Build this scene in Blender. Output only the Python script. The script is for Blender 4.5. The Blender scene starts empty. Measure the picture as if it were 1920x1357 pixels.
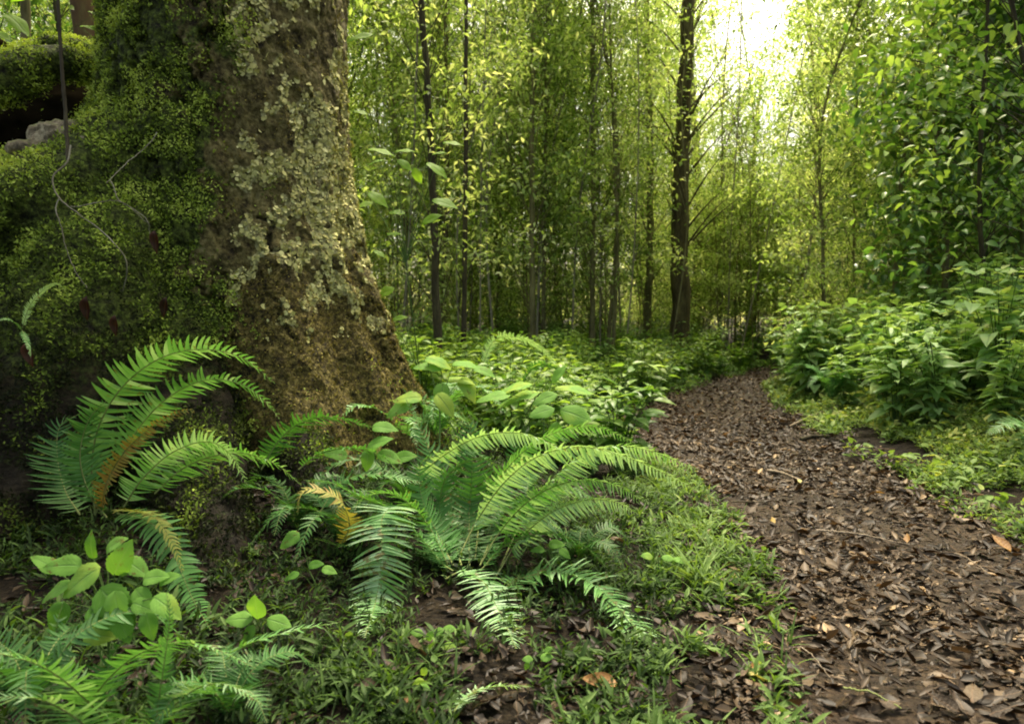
import bpy, math, random
import numpy as np

rng = np.random.default_rng(11)
random.seed(11)
scene = bpy.context.scene
COL = scene.collection
PI = math.pi

# ------------------------------------------------------------------ camera
FPX = 1280.0
PITCH = math.atan(78.5 / FPX)
CAMH = 1.0
cam_d = bpy.data.cameras.new("camera")
cam = bpy.data.objects.new("camera", cam_d)
COL.objects.link(cam)
cam.location = (0, 0, CAMH)
cam.rotation_euler = (PI / 2 - PITCH, 0, 0)
cam_d.sensor_width = 36
cam_d.lens = 24
cam_d.clip_start = 0.05
cam_d.clip_end = 2000
cam_d.dof.use_dof = True
cam_d.dof.focus_distance = 3.0
cam_d.dof.aperture_fstop = 3.8
scene.camera = cam


def P(px, py, d):
    """world point seen at photo pixel (px,py) when it stands d metres ahead"""
    u = (px - 960) / FPX
    v = -(py - 678.5) / FPX
    y = math.cos(PITCH) + v * math.sin(PITCH)
    z = -math.sin(PITCH) + v * math.cos(PITCH)
    k = d / y
    return np.array([u * k, d, CAMH + z * k])


# ------------------------------------------------------------------ noise
def _hash(ix, iy, iz, s):
    h = (ix * 374761393 + iy * 668265263 + iz * 2147483647 + s * 974711) & 0xFFFFFFFF
    h = ((h ^ (h >> 13)) * 1274126177) & 0xFFFFFFFF
    h = (h ^ (h >> 16)) & 0xFFFFFFFF
    return h / 4294967295.0


def vnoise(p, s=0):
    p = np.asarray(p, float)
    i = np.floor(p).astype(np.int64)
    f = p - i
    f = f * f * (3 - 2 * f)
    out = 0
    for dx in (0, 1):
        wx = f[..., 0] if dx else 1 - f[..., 0]
        for dy in (0, 1):
            wy = f[..., 1] if dy else 1 - f[..., 1]
            for dz in (0, 1):
                wz = f[..., 2] if dz else 1 - f[..., 2]
                out = out + wx * wy * wz * _hash(i[..., 0] + dx, i[..., 1] + dy, i[..., 2] + dz, s)
    return out


def fbm(p, octv=4, s=0):
    p = np.asarray(p, float)
    a, t, n = 1.0, 0, 0
    for k in range(octv):
        t = t + a * vnoise(p * (2.03 ** k) + 17.3 * k, s + k)
        n += a
        a *= 0.5
    return t / n


def sstep(a, b, x):
    t = np.clip((np.asarray(x, float) - a) / (b - a), 0, 1)
    return t * t * (3 - 2 * t)


# ------------------------------------------------------------------ ground
PATH = np.array([(0.9, -3.0), (1.25, 0.6), (1.46, 1.7), (1.66, 2.6), (1.72, 3.3), (1.80, 4.3), (1.86, 6.1), (2.52, 8.0), (3.5, 10.4), (5.2, 12.4), (8.0, 14.0), (13, 15.0)])
PATHW = np.array([0.85, 0.85, 0.84, 0.76, 0.74, 0.80, 1.02, 0.74, 0.50, 0.5, 0.5, 0.5])


def path_d(x, y):
    """signed distance to the edge of the path (negative on it), and the side (-1 left, 1 right)"""
    x = np.asarray(x, float)
    y = np.asarray(y, float)
    best = np.full(np.broadcast(x, y).shape, 1e9)
    side = np.zeros_like(best)
    for k in range(len(PATH) - 1):
        a, b = PATH[k], PATH[k + 1]
        d = b - a
        t = np.clip(((x - a[0]) * d[0] + (y - a[1]) * d[1]) / (d @ d), 0, 1)
        cx, cy = a[0] + d[0] * t, a[1] + d[1] * t
        w = PATHW[k] + (PATHW[k + 1] - PATHW[k]) * t
        dd = np.hypot(x - cx, y - cy) - w
        cr = d[0] * (y - a[1]) - d[1] * (x - a[0])
        m = dd < best
        best = np.where(m, dd, best)
        side = np.where(m, np.where(cr > 0, -1.0, 1.0), side)
    return best, side


TX, TY = -1.68, 4.2


def gz(x, y, fine=True):
    x = np.asarray(x, float)
    y = np.asarray(y, float)
    d, s = path_d(x, y)
    off = sstep(0.0, 1.6, d)
    z = np.where(s > 0, 0.34, 0.06) * off
    z = z + np.where(s > 0, 0.35, 0.12) * sstep(0.9, 3.0, d) * sstep(1, 5, y)
    z = z + 0.22 * np.exp(-(((x - TX) / 1.9) ** 2 + ((y - TY) / 1.3) ** 2)) * off
    z = z + 0.030 * np.clip(y - 10, 0, 40)
    p = np.stack([x, y, np.zeros_like(x)], -1)
    z = z + (fbm(p * 1.3, 3, 5) - 0.5) * 0.10
    z = z - 0.03 * sstep(0.1, -0.4, d)
    if fine:
        z = z + (fbm(p * 9, 3, 9) - 0.5) * 0.035
    return z


# ------------------------------------------------------------------ materials
def new_mat(name):
    m = bpy.data.materials.new(name)
    m.use_nodes = True
    nt = m.node_tree
    nt.nodes.clear()
    out = nt.nodes.new("ShaderNodeOutputMaterial")
    return m, nt, out


def N(nt, kind, **kw):
    n = nt.nodes.new(kind)
    for k, v in kw.items():
        if k == "inp":
            for a, b in v.items():
                if hasattr(b, "is_linked") or isinstance(b, bpy.types.NodeSocket):
                    nt.links.new(b, n.inputs[a])
                else:
                    n.inputs[a].default_value = b
        else:
            setattr(n, k, v)
    return n


def ramp(nt, fac, stops, interp="LINEAR"):
    n = nt.nodes.new("ShaderNodeValToRGB")
    n.color_ramp.interpolation = interp
    e = n.color_ramp.elements
    while len(e) < len(stops):
        e.new(0.5)
    for i, (p, c) in enumerate(stops):
        e[i].position = p
        e[i].color = (c[0], c[1], c[2], 1)
    if fac is not None:
        nt.links.new(fac, n.inputs[0])
    return n


def attr(nt, name):
    return N(nt, "ShaderNodeAttribute", attribute_name=name)


def math_n(nt, op, a, b=None, clamp=False):
    n = nt.nodes.new("ShaderNodeMath")
    n.operation = op
    n.use_clamp = clamp
    for i, v in enumerate((a, b)):
        if v is None:
            continue
        if isinstance(v, bpy.types.NodeSocket):
            nt.links.new(v, n.inputs[i])
        else:
            n.inputs[i].default_value = v
    return n.outputs[0]


def mixc(nt, fac, a, b, mode="MIX"):
    n = nt.nodes.new("ShaderNodeMix")
    n.data_type = "RGBA"
    n.blend_type = mode
    for i, v in ((0, fac), (6, a), (7, b)):
        if isinstance(v, bpy.types.NodeSocket):
            nt.links.new(v, n.inputs[i])
        elif i == 0:
            n.inputs[i].default_value = v
        else:
            n.inputs[i].default_value = (v[0], v[1], v[2], 1)
    return n.outputs[2]


def leaf_mat(name, stops, transl=0.35, rough=0.42, vein=None, spec=0.35, objvar=0.0, tcol=(1.25, 1.25, 0.45), veins=False, spots_=0.0):
    """tint attribute picks the colour; luv = position on the leaf (x along, y across)"""
    m, nt, out = new_mat(name)
    t = attr(nt, "tint").outputs["Fac"]
    geo = N(nt, "ShaderNodeNewGeometry")
    tc = N(nt, "ShaderNodeTexCoord")
    nz = N(nt, "ShaderNodeTexNoise", inp={"Vector": tc.outputs["Object"], "Scale": 14.0, "Detail": 2.0})
    f = math_n(nt, "ADD", t, math_n(nt, "MULTIPLY", math_n(nt, "SUBTRACT", nz.outputs[0], 0.5), 0.35))
    if objvar:
        oi = N(nt, "ShaderNodeObjectInfo")
        f = math_n(nt, "ADD", f, math_n(nt, "MULTIPLY", math_n(nt, "SUBTRACT", oi.outputs["Random"], 0.5), objvar))
    col = ramp(nt, f, stops).outputs[0]
    bump_h = None
    if vein is not None:
        uv = attr(nt, "luv")
        sep = N(nt, "ShaderNodeSeparateXYZ", inp={0: uv.outputs["Vector"]})
        av = math_n(nt, "ABSOLUTE", sep.outputs[1])
        mid = math_n(nt, "SUBTRACT", 1.0, math_n(nt, "MULTIPLY", av, 9.0), True)
        vv = mid
        if veins:
            w = math_n(nt, "SUBTRACT", math_n(nt, "MULTIPLY", sep.outputs[0], 44.0), math_n(nt, "MULTIPLY", av, 16.0))
            sn = math_n(nt, "SINE", w)
            sn = math_n(nt, "MULTIPLY", math_n(nt, "SUBTRACT", sn, 0.72), 2.0, True)
            vv = math_n(nt, "MAXIMUM", mid, math_n(nt, "MULTIPLY", sn, 0.6))
            bump_h = vv
        col = mixc(nt, math_n(nt, "MULTIPLY", vv, 0.55), col, vein)
    if spots_:
        nb = N(nt, "ShaderNodeTexNoise", inp={"Vector": tc.outputs["Object"], "Scale": 46.0, "Detail": 3.0, "Roughness": 0.6})
        nl = N(nt, "ShaderNodeTexNoise", inp={"Vector": tc.outputs["Object"], "Scale": 5.0, "Detail": 1.0})
        sm = math_n(nt, "ADD", nb.outputs[0], math_n(nt, "MULTIPLY", nl.outputs[0], 0.5))
        sm = math_n(nt, "MULTIPLY", math_n(nt, "SUBTRACT", sm, 0.88), 12.0, True)
        col = mixc(nt, math_n(nt, "MULTIPLY", sm, spots_), col, (0.15, 0.10, 0.03))
    pr = N(nt, "ShaderNodeBsdfPrincipled", inp={"Base Color": col, "Roughness": rough, "Specular IOR Level": spec})
    bn = N(nt, "ShaderNodeBump", inp={"Strength": 0.35, "Distance": 0.01, "Height": bump_h if bump_h is not None else nz.outputs[0]})
    nt.links.new(bn.outputs[0], pr.inputs["Normal"])
    tcl = mixc(nt, 1.0, col, tcol, "MULTIPLY")
    tr = N(nt, "ShaderNodeBsdfTranslucent", inp={"Color": tcl})
    mx = N(nt, "ShaderNodeMixShader", inp={0: transl, 1: pr.outputs[0], 2: tr.outputs[0]})
    nt.links.new(mx.outputs[0], out.inputs[0])
    return m


G = {}
G["fern"] = leaf_mat("fern_green", [(0.0, (0.022, 0.065, 0.012)), (0.5, (0.065, 0.19, 0.04)), (0.8, (0.14, 0.32, 0.09)), (1.0, (0.34, 0.51, 0.29))], 0.3, 0.5, vein=(0.20, 0.32, 0.10), spec=0.3, tcol=(1.3, 1.35, 0.5), spots_=0.8)
G["fern_dry"] = leaf_mat("fern_dry", [(0.0, (0.10, 0.055, 0.02)), (0.5, (0.28, 0.17, 0.05)), (1.0, (0.30, 0.34, 0.07))], 0.35, 0.6, vein=(0.36, 0.25, 0.1))
G["broad"] = leaf_mat("broad_leaf", [(0.0, (0.03, 0.09, 0.012)), (0.5, (0.08, 0.21, 0.025)), (0.88, (0.19, 0.38, 0.07)), (1.0, (0.34, 0.46, 0.07))], 0.42, 0.6, spec=0.14, vein=(0.2, 0.34, 0.12), veins=True, spots_=0.85)
G["lit"] = leaf_mat("backlit_leaf", [(0.0, (0.06, 0.15, 0.02)), (0.6, (0.14, 0.30, 0.03)), (1.0, (0.28, 0.46, 0.05))], 0.65, 0.5, vein=(0.2, 0.34, 0.06), veins=True, spec=0.2)  # backlight put into a yellower, brighter leaf colour
G["bank"] = leaf_mat("bank_leaf", [(0.0, (0.08, 0.17, 0.035)), (0.5, (0.25, 0.43, 0.12)), (0.9, (0.50, 0.68, 0.30)), (1.0, (0.60, 0.68, 0.25))], 0.34, 0.36, vein=(0.18, 0.30, 0.12), objvar=0.25, veins=True)
G["herb"] = leaf_mat("herb_leaf", [(0.0, (0.014, 0.032, 0.008)), (0.4, (0.075, 0.145, 0.03)), (0.8, (0.21, 0.32, 0.09)), (1.0, (0.34, 0.38, 0.11))], 0.38, 0.6, spec=0.2, objvar=0.2)
G["under"] = leaf_mat("undergrowth_leaf", [(0.0, (0.06, 0.14, 0.02)), (0.5, (0.12, 0.25, 0.045)), (1.0, (0.36, 0.50, 0.12))], 0.45, 0.42, objvar=0.3)
G["forest"] = leaf_mat("forest_leaf", [(0.0, (0.08, 0.14, 0.03)), (0.42, (0.27, 0.39, 0.10)), (0.75, (0.52, 0.64, 0.23)), (1.0, (0.80, 0.84, 0.48))], 0.58, 0.5, objvar=0.5, tcol=(1.25, 1.25, 0.62))  # raised leaf tones stand in for the thicket's bright haze
G["far"] = leaf_mat("far_leaf_hazed", [(0.0, (0.20, 0.26, 0.08)), (0.5, (0.48, 0.54, 0.22)), (1.0, (0.80, 0.80, 0.50))], 0.55, 0.6, tcol=(1.15, 1.1, 0.7), spec=0.1)  # haze of distance baked into this pale leaf colour
G["glossy"] = leaf_mat("glossy_leaf", [(0.0, (0.035, 0.085, 0.022)), (0.5, (0.11, 0.23, 0.05)), (1.0, (0.34, 0.48, 0.13))], 0.45, 0.33, objvar=0.35, spec=0.5)
G["moss"] = leaf_mat("moss_leaf", [(0.0, (0.010, 0.014, 0.004)), (0.4, (0.09, 0.135, 0.02)), (0.8, (0.27, 0.38, 0.05)), (1.0, (0.44, 0.54, 0.10))], 0.25, 0.7, spec=0.15)
G["gold"] = leaf_mat("golden_moss", [(0.0, (0.03, 0.024, 0.007)), (0.5, (0.16, 0.13, 0.028)), (1.0, (0.40, 0.35, 0.09))], 0.2, 0.7, spec=0.15)
G["lichen"] = leaf_mat("lichen_flake", [(0.0, (0.20, 0.19, 0.07)), (0.5, (0.46, 0.44, 0.16)), (1.0, (0.66, 0.65, 0.30))], 0.05, 0.8, spec=0.15)
G["litter"] = leaf_mat("dead_leaf", [(0.0, (0.010, 0.0075, 0.0045)), (0.35, (0.038, 0.027, 0.016)), (0.7, (0.115, 0.084, 0.050)), (0.9, (0.28, 0.21, 0.13)), (1.0, (0.40, 0.28, 0.14))], 0.12, 0.5, vein=(0.16, 0.10, 0.055), spec=0.2, tcol=(1.2, 0.9, 0.5))
G["yellow"] = leaf_mat("yellow_leaf", [(0.0, (0.20, 0.085, 0.028)), (0.5, (0.42, 0.29, 0.06)), (1.0, (0.42, 0.40, 0.15))], 0.25, 0.5, vein=(0.5, 0.35, 0.12))
G["redleaf"] = leaf_mat("red_dead_leaf", [(0.0, (0.022, 0.009, 0.006)), (0.6, (0.085, 0.03, 0.016)), (1.0, (0.18, 0.08, 0.045))], 0.2, 0.55, vein=(0.18, 0.08, 0.04))


def bark_mat(name, c0, c1, c2, scale=6.0, stretch=0.25, bump=0.6, objvar=False):
    m, nt, out = new_mat(name)
    tc = N(nt, "ShaderNodeTexCoord")
    mp = N(nt, "ShaderNodeMapping", inp={"Vector": tc.outputs["Object"], "Scale": (1, 1, stretch)})
    n1 = N(nt, "ShaderNodeTexNoise", inp={"Vector": mp.outputs[0], "Scale": scale, "Detail": 6.0, "Roughness": 0.65})
    n2 = N(nt, "ShaderNodeTexNoise", inp={"Vector": mp.outputs[0], "Scale": scale * 6, "Detail": 4.0})
    f = math_n(nt, "ADD", math_n(nt, "MULTIPLY", n1.outputs[0], 0.7), math_n(nt, "MULTIPLY", n2.outputs[0], 0.3))
    col = ramp(nt, f, [(0.3, c0), (0.5, c1), (0.68, c2)]).outputs[0]
    pr = N(nt, "ShaderNodeBsdfPrincipled", inp={"Base Color": col, "Roughness": 0.85, "Specular IOR Level": 0.2})
    bn = N(nt, "ShaderNodeBump", inp={"Strength": bump, "Distance": 0.03, "Height": f})
    nt.links.new(bn.outputs[0], pr.inputs["Normal"])
    nt.links.new(pr.outputs[0], out.inputs[0])
    return m


G["bark_dark"] = bark_mat("dark_bark", (0.018, 0.014, 0.009), (0.05, 0.042, 0.025), (0.11, 0.10, 0.05), 9)
G["bark_brown"] = bark_mat("brown_bark", (0.022, 0.017, 0.009), (0.075, 0.060, 0.028), (0.17, 0.15, 0.065), 7)
G["bark_sap"] = bark_mat("sapling_bark", (0.05, 0.045, 0.02), (0.15, 0.135, 0.06), (0.30, 0.27, 0.13), 8)
G["bark_pale"] = bark_mat("pale_bark", (0.10, 0.085, 0.06), (0.22, 0.20, 0.14), (0.38, 0.36, 0.26), 10)
G["bark_red"] = bark_mat("reddish_bark", (0.05, 0.028, 0.014), (0.13, 0.08, 0.04), (0.18, 0.15, 0.06), 5)
G["stem"] = bark_mat("green_stem", (0.04, 0.08, 0.02), (0.08, 0.14, 0.035), (0.14, 0.20, 0.06), 20)
G["stalk"] = bark_mat("fern_stalk", (0.10, 0.12, 0.035), (0.18, 0.22, 0.07), (0.28, 0.30, 0.12), 20)
G["root"] = bark_mat("pale_root", (0.06, 0.055, 0.035), (0.16, 0.15, 0.10), (0.34, 0.33, 0.25), 14)
G["twig"] = bark_mat("twig_bark", (0.06, 0.045, 0.03), (0.20, 0.16, 0.11), (0.42, 0.36, 0.28), 14)


def big_trunk_mat():
    m, nt, out = new_mat("mossy_lichen_bark")
    tc = N(nt, "ShaderNodeTexCoord")
    ob = tc.outputs["Object"]
    n1 = N(nt, "ShaderNodeTexNoise", inp={"Vector": ob, "Scale": 7.0, "Detail": 8.0, "Roughness": 0.7})
    n2 = N(nt, "ShaderNodeTexNoise", inp={"Vector": ob, "Scale": 38.0, "Detail": 6.0, "Roughness": 0.7})
    n3 = N(nt, "ShaderNodeTexNoise", inp={"Vector": ob, "Scale": 16.0, "Detail": 8.0, "Roughness": 0.75})
    vor = N(nt, "ShaderNodeTexVoronoi", inp={"Vector": ob, "Scale": 30.0, "Randomness": 1.0})
    base = ramp(nt, math_n(nt, "ADD", math_n(nt, "MULTIPLY", n1.outputs[0], 0.55), math_n(nt, "MULTIPLY", n2.outputs[0], 0.45)),
                [(0.36, (0.012, 0.009, 0.003)), (0.46, (0.095, 0.080, 0.024)), (0.56, (0.24, 0.21, 0.075)), (0.68, (0.36, 0.33, 0.17))]).outputs[0]
    mossc = ramp(nt, n2.outputs[0], [(0.36, (0.010, 0.012, 0.003)), (0.5, (0.075, 0.105, 0.016)), (0.64, (0.20, 0.27, 0.04))]).outputs[0]
    goldc = ramp(nt, n2.outputs[0], [(0.37, (0.012, 0.010, 0.003)), (0.5, (0.115, 0.094, 0.022)), (0.63, (0.33, 0.275, 0.085))]).outputs[0]
    lichc = ramp(nt, n2.outputs[0], [(0.34, (0.10, 0.09, 0.035)), (0.45, (0.33, 0.32, 0.13)), (0.60, (0.56, 0.55, 0.28))]).outputs[0]

    def mask(name, w=0.9):
        a = attr(nt, name).outputs["Fac"]
        v = math_n(nt, "ADD", a, math_n(nt, "MULTIPLY", math_n(nt, "SUBTRACT", n3.outputs[0], 0.5), w * 1.8))
        return math_n(nt, "MULTIPLY", math_n(nt, "SUBTRACT", v, 0.42), 7.0, True)
    c = mixc(nt, mask("gold"), base, goldc)
    c = mixc(nt, mask("moss"), c, mossc)
    c = mixc(nt, mask("lichen"), c, lichc)
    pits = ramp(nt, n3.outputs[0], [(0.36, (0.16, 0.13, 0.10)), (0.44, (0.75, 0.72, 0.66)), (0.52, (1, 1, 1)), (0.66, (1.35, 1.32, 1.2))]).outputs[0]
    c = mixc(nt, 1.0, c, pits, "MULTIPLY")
    crk_shade = attr(nt, "crack_or_shade").outputs["Fac"]
    c = mixc(nt, crk_shade, c, (0.006, 0.004, 0.002))  # bark cracks, and the shade painted low on the buttress
    pr = N(nt, "ShaderNodeBsdfPrincipled", inp={"Base Color": c, "Roughness": 0.8, "Specular IOR Level": 0.25})
    h = math_n(nt, "ADD", math_n(nt, "MULTIPLY", n2.outputs[0], 0.5), math_n(nt, "MULTIPLY", n3.outputs[0], 1.0))
    h = math_n(nt, "SUBTRACT", h, math_n(nt, "MULTIPLY", vor.outputs[0], 0.35))
    bn = N(nt, "ShaderNodeBump", inp={"Strength": 1.0, "Distance": 0.06, "Height": h})
    nt.links.new(bn.outputs[0], pr.inputs["Normal"])
    nt.links.new(pr.outputs[0], out.inputs[0])
    return m


G["bigtrunk"] = big_trunk_mat()


def soil_mat(name, wet):
    m, nt, out = new_mat(name)
    tc = N(nt, "ShaderNodeTexCoord")
    ob = tc.outputs["Object"]
    n1 = N(nt, "ShaderNodeTexNoise", inp={"Vector": ob, "Scale": 3.0, "Detail": 8.0, "Roughness": 0.7})
    n2 = N(nt, "ShaderNodeTexNoise", inp={"Vector": ob, "Scale": 45.0, "Detail": 6.0, "Roughness": 0.7})
    v = N(nt, "ShaderNodeTexVoronoi", inp={"Vector": ob, "Scale": 55.0})
    f = math_n(nt, "ADD", math_n(nt, "MULTIPLY", n1.outputs[0], 0.4), math_n(nt, "MULTIPLY", n2.outputs[0], 0.6))
    if wet:
        col = ramp(nt, f, [(0.38, (0.007, 0.005, 0.003)), (0.5, (0.030, 0.020, 0.011)), (0.64, (0.085, 0.057, 0.030))]).outputs[0]
    else:
        col = ramp(nt, f, [(0.38, (0.003, 0.0025, 0.0015)), (0.5, (0.011, 0.008, 0.0045)), (0.66, (0.038, 0.028, 0.014))]).outputs[0]  # whole soil tone lowered to hold the shade beneath the ferns
    pr = N(nt, "ShaderNodeBsdfPrincipled", inp={"Base Color": col, "Roughness": 0.55 if wet else 0.85, "Specular IOR Level": 0.22 if wet else 0.15})
    h = math_n(nt, "ADD", n2.outputs[0], math_n(nt, "MULTIPLY", v.outputs[0], 0.5))
    bn = N(nt, "ShaderNodeBump", inp={"Strength": 0.9, "Distance": 0.025, "Height": h})
    nt.links.new(bn.outputs[0], pr.inputs["Normal"])
    nt.links.new(pr.outputs[0], out.inputs[0])
    return m


m_, nt_, out_ = new_mat("hollow_shade_black")  # flat black that paints in the shade of the hollow
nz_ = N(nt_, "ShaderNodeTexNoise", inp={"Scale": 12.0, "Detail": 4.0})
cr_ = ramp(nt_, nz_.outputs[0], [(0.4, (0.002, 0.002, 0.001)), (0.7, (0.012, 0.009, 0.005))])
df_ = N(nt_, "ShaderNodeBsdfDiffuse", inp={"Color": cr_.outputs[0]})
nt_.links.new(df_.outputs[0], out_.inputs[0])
G["hollow_shade"] = m_
G["soil"] = soil_mat("forest_soil", False)
G["mud"] = soil_mat("damp_path_soil", True)


def rock_mat():
    m, nt, out = new_mat("lichen_rock")
    tc = N(nt, "ShaderNodeTexCoord")
    n1 = N(nt, "ShaderNodeTexNoise", inp={"Vector": tc.outputs["Object"], "Scale": 22.0, "Detail": 8.0, "Roughness": 0.75})
    geo = N(nt, "ShaderNodeNewGeometry")
    sp = N(nt, "ShaderNodeSeparateXYZ", inp={0: geo.outputs["Normal"]})
    col = ramp(nt, n1.outputs[0], [(0.35, (0.03, 0.022, 0.014)), (0.5, (0.20, 0.16, 0.095)), (0.62, (0.42, 0.37, 0.24))]).outputs[0]
    mk = math_n(nt, "MULTIPLY", math_n(nt, "SUBTRACT", math_n(nt, "ADD", sp.outputs[2], n1.outputs[0]), 1.1), 4.0, True)
    col = mixc(nt, math_n(nt, "MULTIPLY", mk, 0.7), col, (0.12, 0.15, 0.04))
    pr = N(nt, "ShaderNodeBsdfPrincipled", inp={"Base Color": col, "Roughness": 0.85})
    bn = N(nt, "ShaderNodeBump", inp={"Strength": 0.9, "Distance": 0.03, "Height": n1.outputs[0]})
    nt.links.new(bn.outputs[0], pr.inputs["Normal"])
    nt.links.new(pr.outputs[0], out.inputs[0])
    return m


G["rock"] = rock_mat()


# ------------------------------------------------------------------ mesh building
class MB:
    """collects quads (as numpy chunks) for ONE mesh object"""

    def __init__(self):
        self.v, self.f, self.t, self.uv, self.n = [], [], [], [], 0

    def add(self, v, f, tint=0.5, luv=None):
        v = np.asarray(v, float).reshape(-1, 3)
        f = np.asarray(f, np.int64).reshape(-1, 4)
        self.v.append(v)
        self.f.append(f + self.n)
        self.t.append(np.broadcast_to(np.asarray(tint, float), (len(v),)).copy())
        self.uv.append(np.zeros((len(v), 2)) if luv is None else luv)
        self.n += len(v)

    def inst(self, tpl, pos, R, s, tint):
        tv, tf, tuv = tpl
        n, k = len(pos), len(tv)
        if n == 0:
            return
        s = np.asarray(s, float)
        if s.ndim == 1:
            s = np.repeat(s[:, None], 3, 1)
        V = np.einsum("nij,nvj->nvi", R, tv[None] * s[:, None, :]) + pos[:, None]
        F = tf[None] + (np.arange(n) * k)[:, None, None]
        self.add(V.reshape(-1, 3), F.reshape(-1, 4), np.repeat(tint, k), np.tile(tuv, (n, 1)))

    def tube(self, pts, radii, seg=6, tint=0.5):
        pts = np.asarray(pts, float)
        radii = np.broadcast_to(np.asarray(radii, float), (len(pts),))
        T = np.gradient(pts, axis=0)
        T /= np.linalg.norm(T, axis=1)[:, None] + 1e-9
        ref = np.array([0.31, 0.95, 0.05]) if abs(T[0][2]) > 0.6 else np.array([0.05, 0.1, 1.0])
        A = np.cross(T, ref)
        A /= np.linalg.norm(A, axis=1)[:, None] + 1e-9
        B = np.cross(T, A)
        an = np.arange(seg) / seg * 2 * PI
        V = pts[:, None] + radii[:, None, None] * (A[:, None] * np.cos(an)[None, :, None] + B[:, None] * np.sin(an)[None, :, None])
        m = len(pts)
        i = np.arange(m - 1)[:, None] * seg
        j = np.arange(seg)[None]
        j2 = (j + 1) % seg
        F = np.stack([i + j, i + j2, i + seg + j2, i + seg + j], -1).reshape(-1, 4)
        self.add(V.reshape(-1, 3), F, tint)

    def mesh(self, name, smooth=True, extra=None):
        v = np.concatenate(self.v)
        f = np.concatenate(self.f)
        me = bpy.data.meshes.new(name)
        me.vertices.add(len(v))
        me.vertices.foreach_set("co", v.astype(np.float32).ravel())
        me.loops.add(f.size)
        me.loops.foreach_set("vertex_index", f.astype(np.int32).ravel())
        me.polygons.add(len(f))
        me.polygons.foreach_set("loop_start", (np.arange(len(f)) * 4).astype(np.int32))
        me.polygons.foreach_set("loop_total", np.full(len(f), 4, np.int32))
        me.polygons.foreach_set("use_smooth", np.full(len(f), smooth))
        a = me.attributes.new("tint", "FLOAT", "POINT")
        a.data.foreach_set("value", np.concatenate(self.t).astype(np.float32))
        uv = np.concatenate(self.uv)
        if np.any(uv):
            a = me.attributes.new("luv", "FLOAT_VECTOR", "POINT")
            a.data.foreach_set("vector", np.concatenate([uv, np.zeros((len(uv), 1))], 1).astype(np.float32).ravel())
        for k, d in (extra or {}).items():
            a = me.attributes.new(k, "FLOAT", "POINT")
            a.data.foreach_set("value", np.asarray(d).astype(np.float32))
        me.update()
        me.validate()
        return me

    def build(self, name, mat, parent=None, smooth=True, extra=None, origin=None):
        if origin is not None:
            self.v = [c - np.asarray(origin) for c in self.v]
        me = self.mesh(name, smooth, extra)
        me.materials.append(mat)
        o = bpy.data.objects.new(name, me)
        COL.objects.link(o)
        if origin is not None:
            o.location = tuple(origin)
        if parent is not None:
            o.parent = parent
        return o


def rel(b, root):
    """shift a builder's vertices into the frame of a root that stands (unrotated) at its location"""
    o = np.array(root.location)
    b.v = [c - o for c in b.v]
    return b


def thing(name, label, cat, loc=(0, 0, 0), group=None, rz=0):
    o = bpy.data.objects.new(name, None)
    COL.objects.link(o)
    o.location = tuple(float(c) for c in loc)
    o.rotation_euler = (0, 0, rz)
    o.empty_display_size = 0.1
    tag(o, label, cat, group)
    return o


def tag(o, label, cat, group=None, kind=None):
    o["label"] = label
    o["category"] = cat
    if group:
        o["group"] = group
    if kind:
        o["kind"] = kind
    return o


def dup(root, loc, rz=0, s=1.0, label=None, group=None, tilt=(0, 0)):
    r = root.copy()
    COL.objects.link(r)
    r.location = tuple(float(c) for c in loc)
    r.rotation_euler = (tilt[0], tilt[1], rz)
    r.scale = (s, s, s) if np.isscalar(s) else s
    if label:
        r["label"] = label
    if group:
        r["group"] = group
    for ch in list(root.children):
        c = ch.copy()
        COL.objects.link(c)
        c.parent = r
        for g in ch.children:
            d = g.copy()
            COL.objects.link(d)
            d.parent = c
    return r


def eul(rx, ry, rz):
    """rotation matrices Rz*Ry*Rx for arrays of angles"""
    n = len(rz)
    cx, sx, cy, sy, cz, sz = np.cos(rx), np.sin(rx), np.cos(ry), np.sin(ry), np.cos(rz), np.sin(rz)
    R = np.empty((n, 3, 3))
    R[:, 0, 0] = cz * cy
    R[:, 0, 1] = cz * sy * sx - sz * cx
    R[:, 0, 2] = cz * sy * cx + sz * sx
    R[:, 1, 0] = sz * cy
    R[:, 1, 1] = sz * sy * sx + cz * cx
    R[:, 1, 2] = sz * sy * cx - cz * sx
    R[:, 2, 0] = -sy
    R[:, 2, 1] = cy * sx
    R[:, 2, 2] = cy * cx
    return R


def frame_from(xdir, zhint):
    x = xdir / (np.linalg.norm(xdir, axis=-1, keepdims=True) + 1e-9)
    y = np.cross(zhint, x)
    y /= np.linalg.norm(y, axis=-1, keepdims=True) + 1e-9
    z = np.cross(x, y)
    return np.stack([x, y, z], -1)


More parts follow.
